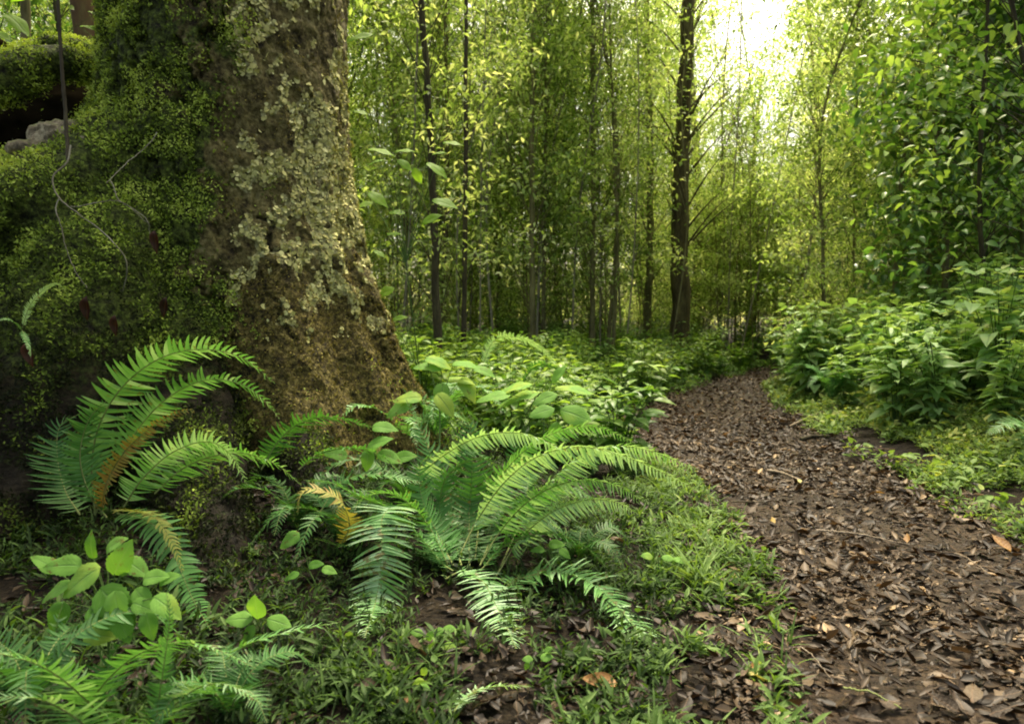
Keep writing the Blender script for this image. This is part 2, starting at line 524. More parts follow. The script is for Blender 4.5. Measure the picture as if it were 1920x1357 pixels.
# ---- leaf templates: x along the leaf 0..1, y across, z up
def leaf_tpl(width=0.35, nseg=5, kind="ovate", fold=0.12, droop=0.25, curl=0.0, wav=0.0):
    x = np.linspace(0, 1, nseg + 1)
    if kind == "ovate":
        w = np.sin(PI * np.clip(x, 0, 1) ** 0.62) ** 0.85
    elif kind == "heart":
        w = np.sqrt(np.clip(1 - (1 - np.clip(x * 3.2, 0, 1)) ** 2, 0, 1)) * (1 - x ** 1.7)
    elif kind == "lance":
        w = np.sin(PI * x ** 0.8)
    else:
        w = 4 * x * (1 - x)
    w = w * width * 0.5
    w[0] = max(w[0], 0.01)
    w[-1] = 0.004
    z = -droop * x ** 2 + wav * np.sin(x * 9)
    v, uv = [], []
    for i in range(nseg + 1):
        for sgn in (-1, 0, 1):
            c = curl * (1 if sgn else 0)
            v.append((x[i], sgn * w[i], z[i] + (fold * w[i] * 2 if sgn else 0) + c * math.sin(5 * x[i] + sgn)))
            uv.append((x[i], sgn * w[i] / (width * 0.5)))
    f = []
    for i in range(nseg):
        a = i * 3
        f.append((a, a + 1, a + 4, a + 3))
        f.append((a + 1, a + 2, a + 5, a + 4))
    return np.array(v), np.array(f), np.array(uv)


def fine_leaf(width, n, kind, fold, droop, teeth=0.0, wav=0.02, bow=0.25):
    x = np.linspace(0, 1, n + 1)
    if kind == "heart":
        w = np.sqrt(np.clip(1 - (1 - np.clip(x * 3.4, 0, 1)) ** 2, 0, 1)) * (1 - np.clip((x - 0.25) / 0.75, 0, 1) ** 1.9)
        w[1:-1] = w[1:-1] * 0.92 + 0.04
    else:
        w = np.sin(PI * x ** 0.75) ** 0.9
    w = w * width * 0.5
    w[0], w[-1] = 0.008, 0.003
    if teeth:
        w[2:-1:2] *= 1 - teeth
    v, uv = [], []
    for i in range(n + 1):
        for c in (-1, -0.5, 0, 0.5, 1):
            back = -0.05 * abs(c) * (1 if kind == "heart" and x[i] < 0.12 else 0)
            z = -droop * x[i] ** 2 + fold * abs(c) * w[i] * 2 - bow * (abs(c) ** 2) * w[i] * 2 + wav * math.sin(11 * x[i] + 2 * c) * abs(c)
            v.append((x[i] + back + 0.10 * abs(c) * w[i], c * w[i], z))
            uv.append((x[i], c))
    f = []
    for i in range(n):
        for c in range(4):
            a = i * 5 + c
            f.append((a, a + 1, a + 6, a + 5))
    return np.array(v), np.array(f), np.array(uv)


def card_tpl(width=0.4, droop=0.2):
    """a far-off leaf: two folded quads"""
    v = np.array([(0, 0, 0), (0.45, -width / 2, 0.05), (0.5, 0, -droop * 0.3), (0.45, width / 2, 0.05), (1, 0, -droop)])
    f = np.array([(0, 1, 4, 2), (0, 2, 4, 3)])
    return v, f, np.array([(0, 0), (0.45, -1), (0.5, 0), (0.45, 1), (1, 0)])


L_OV = leaf_tpl(0.5, 6, "ovate", 0.16, 0.22)
L_HEART = leaf_tpl(0.72, 7, "heart", 0.14, 0.28, wav=0.015)
L_HERO = fine_leaf(0.74, 18, "heart", 0.28, 0.30, 0.10)
L_HERO_OV = fine_leaf(0.55, 16, "ovate", 0.28, 0.22, 0.0)
L_HERO_RD = fine_leaf(0.66, 14, "ovate", 0.22, 0.16, 0.0)
L_LANCE = leaf_tpl(0.24, 4, "lance", 0.25, 0.2)
L_BLADE = leaf_tpl(0.07, 5, "lance", 0.3, 0.5)
L_CARD = card_tpl(0.42)
L_CARDL = card_tpl(0.30, 0.3)
L_DEAD = [leaf_tpl(0.45, 5, "ovate", 0.25, -0.22, 0.05), leaf_tpl(0.5, 5, "ovate", -0.3, 0.2, 0.06, 0.03), leaf_tpl(0.36, 5, "lance", 0.5, -0.35, 0.04), leaf_tpl(0.62, 4, "ovate", 0.1, 0.1, 0.07, 0.04)]


def flake_tpl(seed):
    r = np.random.default_rng(seed)
    n = 10
    an = np.arange(n) / n * 2 * PI
    rad = 0.5 * (0.75 + 0.5 * r.random(n))
    v = [(0, 0, 0.04)]
    for a, q in zip(an, rad):
        v.append((0.55 * q * math.cos(a), 0.55 * q * math.sin(a), 0.02 + 0.05 * r.random()))
    for a, q in zip(an, rad):
        v.append((q * math.cos(a), q * math.sin(a), -0.05 + 0.15 * r.random()))
    f = []
    for i in range(0, n, 2):
        f.append((0, 1 + i, 1 + (i + 1) % n, 1 + (i + 2) % n))
    for i in range(n):
        j = (i + 1) % n
        f.append((1 + i, 1 + n + i, 1 + n + j, 1 + j))
    return np.array(v), np.array(f), np.zeros((len(v), 2))


FLAKES = [flake_tpl(k) for k in range(3)]


def catmull(pts, n):
    pts = np.asarray(pts, float)
    p = np.concatenate([[2 * pts[0] - pts[1]], pts, [2 * pts[-1] - pts[-2]]])
    m = len(pts) - 1
    dense = []
    for k in range(m):
        t = np.linspace(0, 1, 24, endpoint=False)[:, None]
        a, b, c, d = p[k], p[k + 1], p[k + 2], p[k + 3]
        dense.append(0.5 * ((2 * b) + (-a + c) * t + (2 * a - 5 * b + 4 * c - d) * t ** 2 + (-a + 3 * b - 3 * c + d) * t ** 3))
    dense = np.concatenate(dense + [pts[-1][None]])
    s = np.concatenate([[0], np.cumsum(np.linalg.norm(np.diff(dense, axis=0), axis=1))])
    u = np.linspace(0, s[-1], n)
    return np.stack([np.interp(u, s, dense[:, k]) for k in range(3)], -1), s[-1]


# ------------------------------------------------------------------ world and sun
SUN_EL, SUN_AZ = math.radians(66), math.radians(12)   # azimuth measured from +Y towards +X
w = bpy.data.worlds.new("World")
scene.world = w
w.use_nodes = True
nt = w.node_tree
sky = nt.nodes.new("ShaderNodeTexSky")
sky.sky_type = "NISHITA"
sky.sun_disc = False
sky.sun_elevation = SUN_EL
sky.sun_rotation = SUN_AZ
sky.air_density = 0.7
sky.dust_density = 8.0
sky.ozone_density = 0.5
wm = nt.nodes.new("ShaderNodeMix")
wm.data_type = "RGBA"
wm.blend_type = "MULTIPLY"
wm.inputs[0].default_value = 1.0
wm.inputs[7].default_value = (1.05, 1.0, 0.80, 1)
nt.links.new(sky.outputs[0], wm.inputs[6])
nt.links.new(wm.outputs[2], nt.nodes["Background"].inputs[0])
nt.nodes["Background"].inputs[1].default_value = 0.53
sd = bpy.data.lights.new("sun", "SUN")
sd.energy = 5.0
sd.angle = math.radians(8)
sd.color = (1.0, 0.93, 0.78)
so = bpy.data.objects.new("sun", sd)
COL.objects.link(so)
# the lamp's -Z points away from the sun
import mathutils
sdir = mathutils.Vector((math.sin(SUN_AZ) * math.cos(SUN_EL), math.cos(SUN_AZ) * math.cos(SUN_EL), math.sin(SUN_EL)))
so.rotation_euler = sdir.to_track_quat("Z", "Y").to_euler()
so.location = tuple(sdir * 40)

# ------------------------------------------------------------------ ground and path sheets
def sheet(xs, ys, zf, name, mat):
    X, Y = np.meshgrid(xs, ys)
    Z = zf(X, Y)
    nx, ny = len(xs), len(ys)
    i = np.arange(ny - 1)[:, None] * nx
    j = np.arange(nx - 1)[None]
    F = np.stack([i + j, i + j + 1, i + j + nx + 1, i + j + nx], -1).reshape(-1, 4)
    b = MB()
    b.add(np.stack([X, Y, Z], -1).reshape(-1, 3), F)
    return b.build(name, mat)


xs = np.concatenate([[-400, -150, -60, -30, -18], np.arange(-12, -4, 0.15), np.arange(-4, 5.5, 0.035), np.arange(5.5, 14, 0.15), [18, 30, 60, 150, 400]])
ys = np.concatenate([[-300, -100, -30, -10, -4, -1], np.arange(0.2, 6, 0.03), np.arange(6, 14, 0.08), np.arange(14, 34, 0.5), [38, 45, 60, 100, 200, 500]])
g = sheet(xs, ys, gz, "ground", G["soil"])
g["kind"] = "structure"
# path: a ribbon of its own following the centre line, just above the ground
pc, plen = catmull(np.c_[PATH, np.zeros(len(PATH))], 620)
pw = np.interp(np.linspace(0, 1, 620), np.linspace(0, 1, len(PATHW)), PATHW)
pt = np.gradient(pc, axis=0)
pt /= np.linalg.norm(pt, axis=1)[:, None]
pn = np.stack([pt[:, 1], -pt[:, 0]], -1)
acr = np.linspace(-1, 1, 64)
wob = 1 + 0.16 * (vnoise(np.stack([np.arange(620) * 0.12, np.zeros(620), np.zeros(620)], -1), 3) - 0.5)
PX = pc[:, 0, None] + pn[:, 0, None] * acr[None] * (pw * wob)[:, None]
PY = pc[:, 1, None] + pn[:, 1, None] * acr[None] * (pw * wob)[:, None]
PZ = gz(PX, PY) + 0.006 + 0.014 * (1 - np.abs(acr[None]) ** 6) - 0.03 * (np.abs(acr[None]) > 0.999)
i = np.arange(619)[:, None] * 64
j = np.arange(63)[None]
b = MB()
b.add(np.stack([PX, PY, PZ], -1).reshape(-1, 3), np.stack([i + j, i + j + 1, i + j + 65, i + j + 64], -1).reshape(-1, 4))
p_ = b.build("path", G["mud"])
p_["kind"] = "structure"

# ------------------------------------------------------------------ the great mossy tree
root = thing("old_tree", "huge old tree with moss on its left side and pale lichen on its right", "tree", (TX, TY, 0))
zl = np.concatenate([np.arange(-0.1, 3.5, 0.009), np.arange(3.5, 9.5, 0.1)])
th = np.concatenate([np.linspace(PI, 2 * PI, 420, endpoint=False), np.linspace(0, PI, 90, endpoint=False)])
# theta: 0=+X (right), 3pi/2 = -Y (front)
TH, ZZ = np.meshgrid(th, zl)


def lobe(t, c, wd):
    d = np.angle(np.exp(1j * (t - c)))
    return np.exp(-(d / wd) ** 2)


low = np.clip(1.8 - ZZ, 0, 2)
R0 = 0.69 - 0.02 * np.clip(ZZ - 1.8, 0, 8)
R0 = R0 + lobe(TH, 0.0, 0.75) * (0.13 * low + 0.23 * low ** 2) * 0.78
R0 = R0 + lobe(TH, PI * 1.72, 0.30) * (0.03 * low + 0.14 * low ** 2)
R0 = R0 + lobe(TH, PI * 1.42, 0.35) * (0.05 * low + 0.10 * low ** 2)
R0 = R0 + lobe(TH, PI * 1.08, 0.42) * (0.10 * np.clip(2.6 - ZZ, 0, 3) + 0.16 * np.clip(2.3 - ZZ, 0, 3) ** 2)
R0 = R0 + lobe(TH, PI * 0.6, 0.6) * (0.12 * low ** 2)
dirx, diry = np.cos(TH), np.sin(TH)
pp = np.stack([dirx * 0.75, diry * 0.75, ZZ], -1)
fl = fbm(pp * np.array([2.2, 2.2, 0.9]), 4, 21) - 0.5
fi = fbm(pp * np.array([9, 9, 6.0]), 4, 22) - 0.5
ff = fbm(pp * np.array([34, 34, 26.0]), 3, 23) - 0.5
R0 = R0 + 0.13 * fl + 0.06 * fi + 0.032 * ff - 0.05 * sstep(0.06, 0.0, np.abs(fi + 0.02)) * sstep(0.0, 0.12, fl + 0.04)
# ropy vertical ribs
R0 = R0 + 0.03 * np.sin(TH * 9 + 2.5 * fl * 6) * sstep(3.0, 0.2, ZZ)
VX, VY = dirx * R0, diry * R0
sx = VX + TX
mn = fbm(pp * np.array([3.1, 3.1, 2.0]), 4, 31)
mn2 = fbm(pp * np.array([8, 8, 7.0]), 4, 35)
moss = sstep(-1.30, -1.66, sx + (mn - 0.5) * 0.9) * (0.65 + 1.5 * (mn2 - 0.35))
moss = np.clip(moss + 0.25 * sstep(0.9, 0.3, ZZ) * (mn - 0.2), 0, 1)
lich = sstep(-1.52, -1.34, sx) * sstep(0.50, 0.60, 0.45 * fbm(pp * np.array([3.2, 3.2, 2.4]), 3, 41) + 0.55 * fbm(pp * np.array([15, 15, 13.0]), 4, 43) + 0.115 * np.exp(-((ZZ - 1.66) / 0.42) ** 2) + 0.04 * np.exp(-((ZZ - 2.35) / 0.25) ** 2)) * sstep(0.75, 1.15, ZZ)
gold = np.clip(sstep(1.5, 0.95, ZZ + (mn - 0.5) * 0.9) * sstep(-1.7, -1.3, sx + (mn - .5) * .5) + 0.35 * (mn2 > 0.56), 0, 1)
# dark cracks in the bark, lower middle of the trunk
crack_or_shade = np.zeros_like(ZZ)
for cl in ([(490, 510), (500, 550), (530, 570), (525, 600), (545, 620), (560, 640)], [(478, 405), (505, 412), (500, 425)], [(498, 440), (500, 470), (530, 468), (545, 480)], [(662, 470), (690, 475), (700, 500)]):
    q = [P(a, c, 3.55 if a < 600 else 3.9) for a, c in cl]
    for a, c in zip(q[:-1], q[1:]):
        A = np.array([a[0], a[2]])
        D = np.array([c[0] - a[0], c[2] - a[2]])
        t = np.clip(((sx - A[0]) * D[0] + (ZZ - A[1]) * D[1]) / (D @ D), 0, 1)
        dd = np.hypot(sx - A[0] - D[0] * t, ZZ - A[1] - D[1] * t) + 0.018 * (mn2 - 0.5)
        crack_or_shade = np.maximum(crack_or_shade, sstep(0.012, 0.003, dd) * (VY < 0))
crack_or_shade = crack_or_shade * 0.8
R1 = R0 - 0.022 * crack_or_shade
VX, VY = dirx * R1, diry * R1
nth, nz = len(th), len(zl)
i = np.arange(nz - 1)[:, None] * nth
j = np.arange(nth)[None]
j2 = (j + 1) % nth
F = np.stack([i + j, i + j2, i + nth + j2, i + nth + j], -1).reshape(-1, 4)
b = MB()
b.add(np.stack([VX, VY, ZZ], -1).reshape(-1, 3), F)
b.build("trunk", G["bigtrunk"], root, extra={"moss": moss.ravel(), "lichen": lich.ravel(), "gold": gold.ravel(), "crack_or_shade": crack_or_shade.ravel()})
# surface frame of the trunk for what grows on it
VP = np.stack([VX, VY, ZZ], -1)
dz_ = np.gradient(VP, axis=0)
dt_ = np.gradient(VP, axis=1)
VN = np.cross(dt_, dz_)
VN /= np.linalg.norm(VN, axis=-1, keepdims=True) + 1e-9


def grow(mb, tpls, pts, nrm, size, tint, up=0.5, spread=0.7):
    """little leaves that sprout from a surface"""
    n = len(pts)
    if n == 0:
        return
    d = nrm * up + rng.normal(0, spread, (n, 3)) + np.array([0, 0, 0.15])
    zh = nrm + rng.normal(0, 0.5, (n, 3))
    R = frame_from(d, zh)
    k = rng.integers(0, len(tpls), n)
    for q in range(len(tpls)):
        m = k == q
        mb.inst(tpls[q], pts[m], R[m], size[m], tint[m])


def flat_grow(mb, tpls, pts, nrm, size, tint, jitter=0.25):
    n = len(pts)
    R = frame_from(rng.normal(0, 1, (n, 3)), nrm + rng.normal(0, jitter, (n, 3)))
    k = rng.integers(0, len(tpls), n)
    for q in range(len(tpls)):
        m = k == q
        mb.inst(tpls[q], pts[m], R[m], size[m], tint[m])


front = (VY < 0.25) & (ZZ < 3.4) & (ZZ > 0.15)
wgt = moss * front * np.linalg.norm(dt_, axis=-1)
pr_ = (wgt / wgt.sum()).ravel()
L_MOSS = leaf_tpl(0.5, 2, "lance", 0.3, 0.25)
idx = rng.choice(pr_.size, 105000, p=pr_)
pts = VP.reshape(-1, 3)[idx] + rng.normal(0, 0.006, (len(idx), 3))
nr = VN.reshape(-1, 3)[idx]
cl = fbm(pts * 9, 3, 51)
keep = cl > 0.40
pts, nr, cl = pts[keep], nr[keep], cl[keep]
b = MB()
grow(b, [L_MOSS], pts + nr * (0.002 + 0.03 * np.clip(cl - 0.45, 0, 1))[:, None] * rng.random((len(pts), 1)) * 2, nr, 0.009 + 0.015 * rng.random(len(pts)), np.clip(0.50 + (cl - 0.45) * 3.0 + rng.normal(0, 0.2, len(pts)), 0, 1))
o = b.build("moss", G["moss"], root)
o["kind"] = "stuff"
wgt = gold * front * np.linalg.norm(dt_, axis=-1) * (1 - moss)
pr_ = (wgt / wgt.sum()).ravel()
idx = rng.choice(pr_.size, 16000, p=pr_)
pts = VP.reshape(-1, 3)[idx]
nr = VN.reshape(-1, 3)[idx]
b = MB()
grow(b, [L_MOSS], pts, nr, 0.009 + 0.010 * rng.random(len(pts)), np.clip(rng.normal(0.45, 0.25, len(pts)), 0, 1), 0.25)
o = b.build("dry_moss", G["gold"], root)
o["kind"] = "stuff"
wgt = (lich > 0.25) * lich * front * np.linalg.norm(dt_, axis=-1) * (1 - crack_or_shade)
pr_ = (wgt / wgt.sum()).ravel()
idx = rng.choice(pr_.size, 7500, p=pr_)
pts = VP.reshape(-1, 3)[idx]
nr = VN.reshape(-1, 3)[idx]
b = MB()
flat_grow(b, FLAKES, pts + nr * 0.003, nr, 0.010 + 0.024 * rng.random(len(pts)) ** 2, np.clip(rng.normal(0.55, 0.22, len(pts)), 0, 1))
o = b.build("lichen", G["lichen"], root)
o["kind"] = "stuff"


# the root mass: a mossy buttress on the left, with an arching root over a dark hollow
def blob_mesh(parts, voxel=0.03, smooth=6, disp=0.05, seed=1):
    """union of balls and tapered tubes -> one skin, displaced; returns world verts, normals, quads"""
    b = MB()
    for kind, *a in parts:
        if kind == "ball":
            c, r = a
            u = np.linspace(0, PI, 17)
            v = np.arange(24) / 24 * 2 * PI
            U, V = np.meshgrid(u, v, indexing="ij")
            S = np.stack([np.sin(U) * np.cos(V), np.sin(U) * np.sin(V), np.cos(U)], -1)
            i = np.arange(16)[:, None] * 24
            j = np.arange(24)[None]
            F = np.stack([i + j, i + 24 + j, i + 24 + (j + 1) % 24, i + (j + 1) % 24], -1)
            b.add((np.array(c) + S * np.array(r)).reshape(-1, 3), F)
        else:
            p, r = a
            q, _ = catmull(p, 40)
            rr = np.interp(np.linspace(0, 1, 40), np.linspace(0, 1, len(r)), r)
            b.tube(q, rr, 16)
            for k in (0, 39):
                u = np.linspace(0, PI, 9)
                v = np.arange(12) / 12 * 2 * PI
                U, V = np.meshgrid(u, v, indexing="ij")
                S = np.stack([np.sin(U) * np.cos(V), np.sin(U) * np.sin(V), np.cos(U)], -1)
                i = np.arange(8)[:, None] * 12
                j = np.arange(12)[None]
                F = np.stack([i + j, i + 12 + j, i + 12 + (j + 1) % 12, i + (j + 1) % 12], -1)
                b.add((q[k] + S * rr[k] * 1.02).reshape(-1, 3), F)
    me = b.mesh("skin")
    o = bpy.data.objects.new("skin", me)
    COL.objects.link(o)
    m = o.modifiers.new("r", "REMESH")
    m.mode = "VOXEL"
    m.voxel_size = voxel
    m = o.modifiers.new("s", "SMOOTH")
    m.iterations = smooth
    m.factor = 0.6
    dg = bpy.context.evaluated_depsgraph_get()
    dg.update()
    me2 = bpy.data.meshes.new_from_object(o.evaluated_get(dg))
    n = len(me2.vertices)
    v = np.empty(n * 3)
    me2.vertices.foreach_get("co", v)
    nn = np.empty(n * 3)
    me2.vertices.foreach_get("normal", nn)
    v, nn = v.reshape(-1, 3), nn.reshape(-1, 3)
    v = v + nn * (disp * 2.2 * (fbm(v * 3.0, 4, seed) - 0.5) + disp * 0.7 * (fbm(v * 14, 3, seed + 5) - 0.5))[:, None]
    li = np.empty(len(me2.loops), np.int32)
    me2.loops.foreach_get("vertex_index", li)
    lt = np.empty(len(me2.polygons), np.int32)
    me2.polygons.foreach_get("loop_total", lt)
    assert (lt == 4).all()
    f = li.reshape(-1, 4)
    bpy.data.objects.remove(o)
    bpy.data.meshes.remove(me)
    bpy.data.meshes.remove(me2)
    return v, nn, f


def skin_obj(name, v, f, mat, parent, extra):
    b = MB()
    b.add(v, f)
    if parent is not None:
        rel(b, parent)
    return b.build(name, mat, parent, extra=extra)


def mossy_part(name, parts, voxel, disp, seed, nm, gold_amt=0.1, tone=0.0, smooth=6, darkz=None, dark=False):
    v, nn, f = blob_mesh(parts, voxel, smooth, disp, seed)
    one = np.ones(len(v))
    o = skin_obj(name, v, f, G["hollow_shade"] if dark else G["bigtrunk"], root, {"moss": (0.95 - gold_amt) * (0.35 + 0.65 * sstep(0.4, 1.2, v[:, 2])), "gold": one * gold_amt * 2, "lichen": one * 0.0, "crack_or_shade": one * (1.0 if dark else 0.0) + (0 if dark else 0.92) * sstep(1.15, 0.55, v[:, 2])})  # low parts blackened through the crack channel: painted shade
    seen = nn[:, 1] < 0.55
    ii = rng.choice(np.nonzero(seen)[0], nm)
    p = v[ii] + rng.normal(0, voxel * 0.4, (nm, 3))
    n_ = nn[ii]
    c = fbm(p * 8, 3, seed + 3)
    k = c > 0.37
    p, n_, c = p[k], n_[k], c[k]
    b = MB()
    t = 0.42 + 0.50 * np.clip(n_[:, 2], 0, 1) + (c - 0.5) * 2.4 + rng.normal(0, 0.18, len(p)) + tone  # upward facing tufts get a lighter tint, top light painted in
    if darkz is not None:
        t = t - 0.40 * sstep(darkz - 0.25, darkz - 0.8, p[:, 2]) - 0.5 * sstep(1.05, 0.5, p[:, 2])  # shade toward the foot painted into the tuft tint
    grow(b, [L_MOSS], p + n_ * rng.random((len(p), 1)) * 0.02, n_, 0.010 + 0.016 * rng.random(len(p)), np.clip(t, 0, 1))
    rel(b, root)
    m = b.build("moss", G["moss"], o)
    m["kind"] = "stuff"
    return v, nn


# big buttress body to the left
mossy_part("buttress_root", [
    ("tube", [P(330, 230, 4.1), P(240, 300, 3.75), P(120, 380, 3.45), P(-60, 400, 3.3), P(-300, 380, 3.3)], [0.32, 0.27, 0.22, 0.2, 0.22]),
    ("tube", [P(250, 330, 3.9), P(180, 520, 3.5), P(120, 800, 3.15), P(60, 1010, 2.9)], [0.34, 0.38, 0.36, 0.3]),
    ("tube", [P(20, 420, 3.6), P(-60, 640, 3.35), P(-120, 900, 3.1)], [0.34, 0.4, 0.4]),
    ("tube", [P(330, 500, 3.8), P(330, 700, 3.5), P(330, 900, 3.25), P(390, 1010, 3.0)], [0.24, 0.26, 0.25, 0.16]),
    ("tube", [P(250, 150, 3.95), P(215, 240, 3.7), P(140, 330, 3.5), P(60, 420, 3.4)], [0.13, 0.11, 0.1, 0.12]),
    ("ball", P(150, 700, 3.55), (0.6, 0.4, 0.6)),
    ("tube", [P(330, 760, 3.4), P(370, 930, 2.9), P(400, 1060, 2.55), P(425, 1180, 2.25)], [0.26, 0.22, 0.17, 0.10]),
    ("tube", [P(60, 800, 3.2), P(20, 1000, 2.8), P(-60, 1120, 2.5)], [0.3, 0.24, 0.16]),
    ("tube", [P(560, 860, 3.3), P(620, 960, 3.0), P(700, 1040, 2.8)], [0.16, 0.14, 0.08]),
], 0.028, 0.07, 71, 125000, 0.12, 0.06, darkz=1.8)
mossy_part("arching_root", [
    ("tube", [P(300, 250, 4.3), P(225, 170, 4.15), P(150, 125, 4.0), P(80, 118, 3.85), P(10, 150, 3.7), P(-120, 210, 3.55), P(-300, 330, 3.4)], [0.1, 0.09, 0.10, 0.11, 0.10, 0.1, 0.12]),
    ("tube", [P(240, 150, 4.6), P(170, 95, 4.7), P(100, 80, 4.8), P(40, 110, 4.9)], [0.08, 0.05, 0.05, 0.04]),
], 0.018, 0.035, 75, 14000, 0.1, 0.05)
v_, n__ = mossy_part("rear_root", [  # closes the hollow from behind; its darkness is painted shade
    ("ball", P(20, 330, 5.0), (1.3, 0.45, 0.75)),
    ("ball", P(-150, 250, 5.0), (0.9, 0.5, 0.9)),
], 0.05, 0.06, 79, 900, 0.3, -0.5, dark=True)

# unseen crown above the picture, shifted and filled out to shade the foreground
b, bb = MB(), MB()
cc = []
for k in range(46):
    a = rng.random() * 2 * PI
    r = 3.6 * math.sqrt(rng.random())
    c = np.array([TX + r * math.cos(a) - 1.6, TY + r * math.sin(a) - 0.3, 7.2 + 2.8 * rng.random()])
    cc.append(c)
    q, _ = catmull([(TX, TY, 6.0 + 2 * rng.random()), (TX + (c[0] - TX) * 0.5, TY + (c[1] - TY) * 0.5, c[2] - 0.5), c], 10)
    bb.tube(q, np.linspace(0.12, 0.015, 10), 6)
cc = np.array(cc)
n = 4200
pos = cc[rng.integers(0, len(cc), n)] + rng.normal(0, 0.42, (n, 3)) * np.array([1, 1, 0.6])
b.inst(L_CARD, pos, eul(rng.normal(0, 0.4, n), rng.normal(0.2, 0.4, n), rng.random(n) * 6.3), 0.13 + 0.09 * rng.random(n), rng.random(n))
rel(b, root).build("crown", G["glossy"], root)
rel(bb, root).build("branch", G["bark_dark"], root)

# ------------------------------------------------------------------ rock, roots and dead leaves on the buttress
v, nn, f = blob_mesh([("ball", P(112, 262, 3.55), (0.16, 0.12, 0.11)), ("ball", P(70, 285, 3.5), (0.13, 0.1, 0.07)), ("ball", P(150, 280, 3.5), (0.09, 0.08, 0.06))], 0.012, 3, 0.10, 90)
v = v + nn * (0.03 * (fbm(v * 22, 3, 97) - 0.5) + 0.03 * np.abs(fbm(v * 9, 2, 93) - 0.5))[:, None]
b = MB()
b.add(v, f)
o = b.build("rock", G["rock"], origin=P(112, 300, 3.5))
tag(o, "small pale rock lodged on the mossy root in front of the dark hollow", "rock")


def wire(name, label, cat, pts, r0, r1, mat, group=None, seg=6):
    q, L = catmull(pts, 40)
    q = q + rng.normal(0, 0.0010, q.shape) + 0.012 * np.stack([np.sin(np.linspace(0, 9, 40) + len(label)), 0 * np.arange(40), np.cos(np.linspace(0, 7, 40) + len(label))], -1) * (name == "pale_vine")
    b = MB()
    b.tube(q, np.linspace(r0, r1, 40), seg)
    o = b.build(name, mat, origin=q[0])
    return tag(o, label, cat, group)


wire("hanging_root", "straight dark root hanging down in front of the dark hollow to the rock", "root", [P(106, -60, 3.3), P(112, 60, 3.3), P(118, 150, 3.28), P(125, 250, 3.25), P(128, 300, 3.2)], 0.007, 0.009, G["bark_dark"])
wire("pale_vine", "longest pale vine, looping down the mossy buttress below the rock", "vine", [P(128, 270, 3.2), P(125, 300, 3.15), P(104, 325, 3.1), P(112, 365, 3.05), P(150, 410, 2.98), P(195, 445, 2.95), P(232, 478, 2.92), P(242, 505, 2.92), P(236, 540, 2.98)], 0.0042, 0.0022, G["root"])
wire("pale_vine", "thin pale vine dropping from the loop down the left of the buttress", "vine", [P(115, 370, 3.05), P(108, 400, 3.02), P(115, 450, 2.98), P(140, 490, 2.96), P(160, 540, 2.95)], 0.003, 0.0018, G["root"])
wire("pale_vine", "thin pale vine running down left from the trunk moss to the fork", "vine", [P(290, 250, 3.45), P(262, 285, 3.36), P(225, 318, 3.25), P(203, 342, 3.15)], 0.0022, 0.002, G["root"])
wire("pale_vine", "thin pale vine slanting right from the fork across the dark moss", "vine", [P(203, 342, 3.15), P(225, 368, 3.1), P(250, 398, 3.08), P(275, 420, 3.1), P(285, 440, 3.12)], 0.0028, 0.0018, G["root"])
wire("pale_vine", "nearly level pale vine crossing the buttress below the fork", "vine", [P(130, 383, 3.02), P(170, 383, 3.0), P(215, 382, 3.02), P(255, 395, 3.06), P(280, 412, 3.1)], 0.0026, 0.0016, G["root"])

DEADW = leaf_tpl(0.34, 8, "lance", 0.9, 0.25, 0.10, 0.05)


def one_leaf(name, label, cat, p, direction, nrm, size, tpl, mat, tint, group=None):
    b = MB()
    R = frame_from(np.array([direction], float), np.array([nrm], float))
    b.inst(tpl, np.array([[0, 0, 0.0]]), R, np.array([size]), np.array([tint]))
    o = b.build(name, mat)
    o.location = tuple(p)
    return tag(o, label, cat, group)


for (px, py, d, s, lb, tn) in ((163, 555, 2.95, 0.17, "reddish dead leaf hanging on the mossy buttress, second from the left", 0.5), (216, 590, 2.95, 0.15, "reddish dead leaf hanging on the buttress, lowest in the dark middle", 0.6),
                              (290, 432, 3.15, 0.17, "reddish dead leaf hanging highest on the moss, beside the vine ends", 0.6), (312, 556, 3.1, 0.16, "darkest dead leaf on the moss, with a pale spot at its top", 0.1), (52, 640, 2.75, 0.17, "reddish brown dead leaf leaning at the far left of the buttress", 0.8)):
    one_leaf("dead_leaf", lb, "dead leaf", P(px, py, d), (rng.normal(0, 0.15), -0.1, -1), (0.3, -1, 0.1), s * 0.62, DEADW, G["redleaf"], tn * 0.4)

# ------------------------------------------------------------------ ferns
def pinna_tpl():
    n = 6
    x = np.linspace(0, 1, n + 1)
    w = 0.075 * np.array([1.35, 1.15, 1.0, 0.9, 0.75, 0.5, 0.06])
    y = 0.22 * x ** 2
    z = -0.10 * x ** 2
    v, uv = [], []
    for i in range(n + 1):
        for s in (-1, 0, 1):
            v.append((x[i], y[i] + s * w[i], z[i] + (0.35 * w[i] if s else 0)))
            uv.append((x[i], float(s)))
    f = []
    for i in range(n):
        a = i * 3
        f += [(a, a + 1, a + 4, a + 3), (a + 1, a + 2, a + 5, a + 4)]
    return np.array(v), np.array(f), np.array(uv)


PINNA = pinna_tpl()


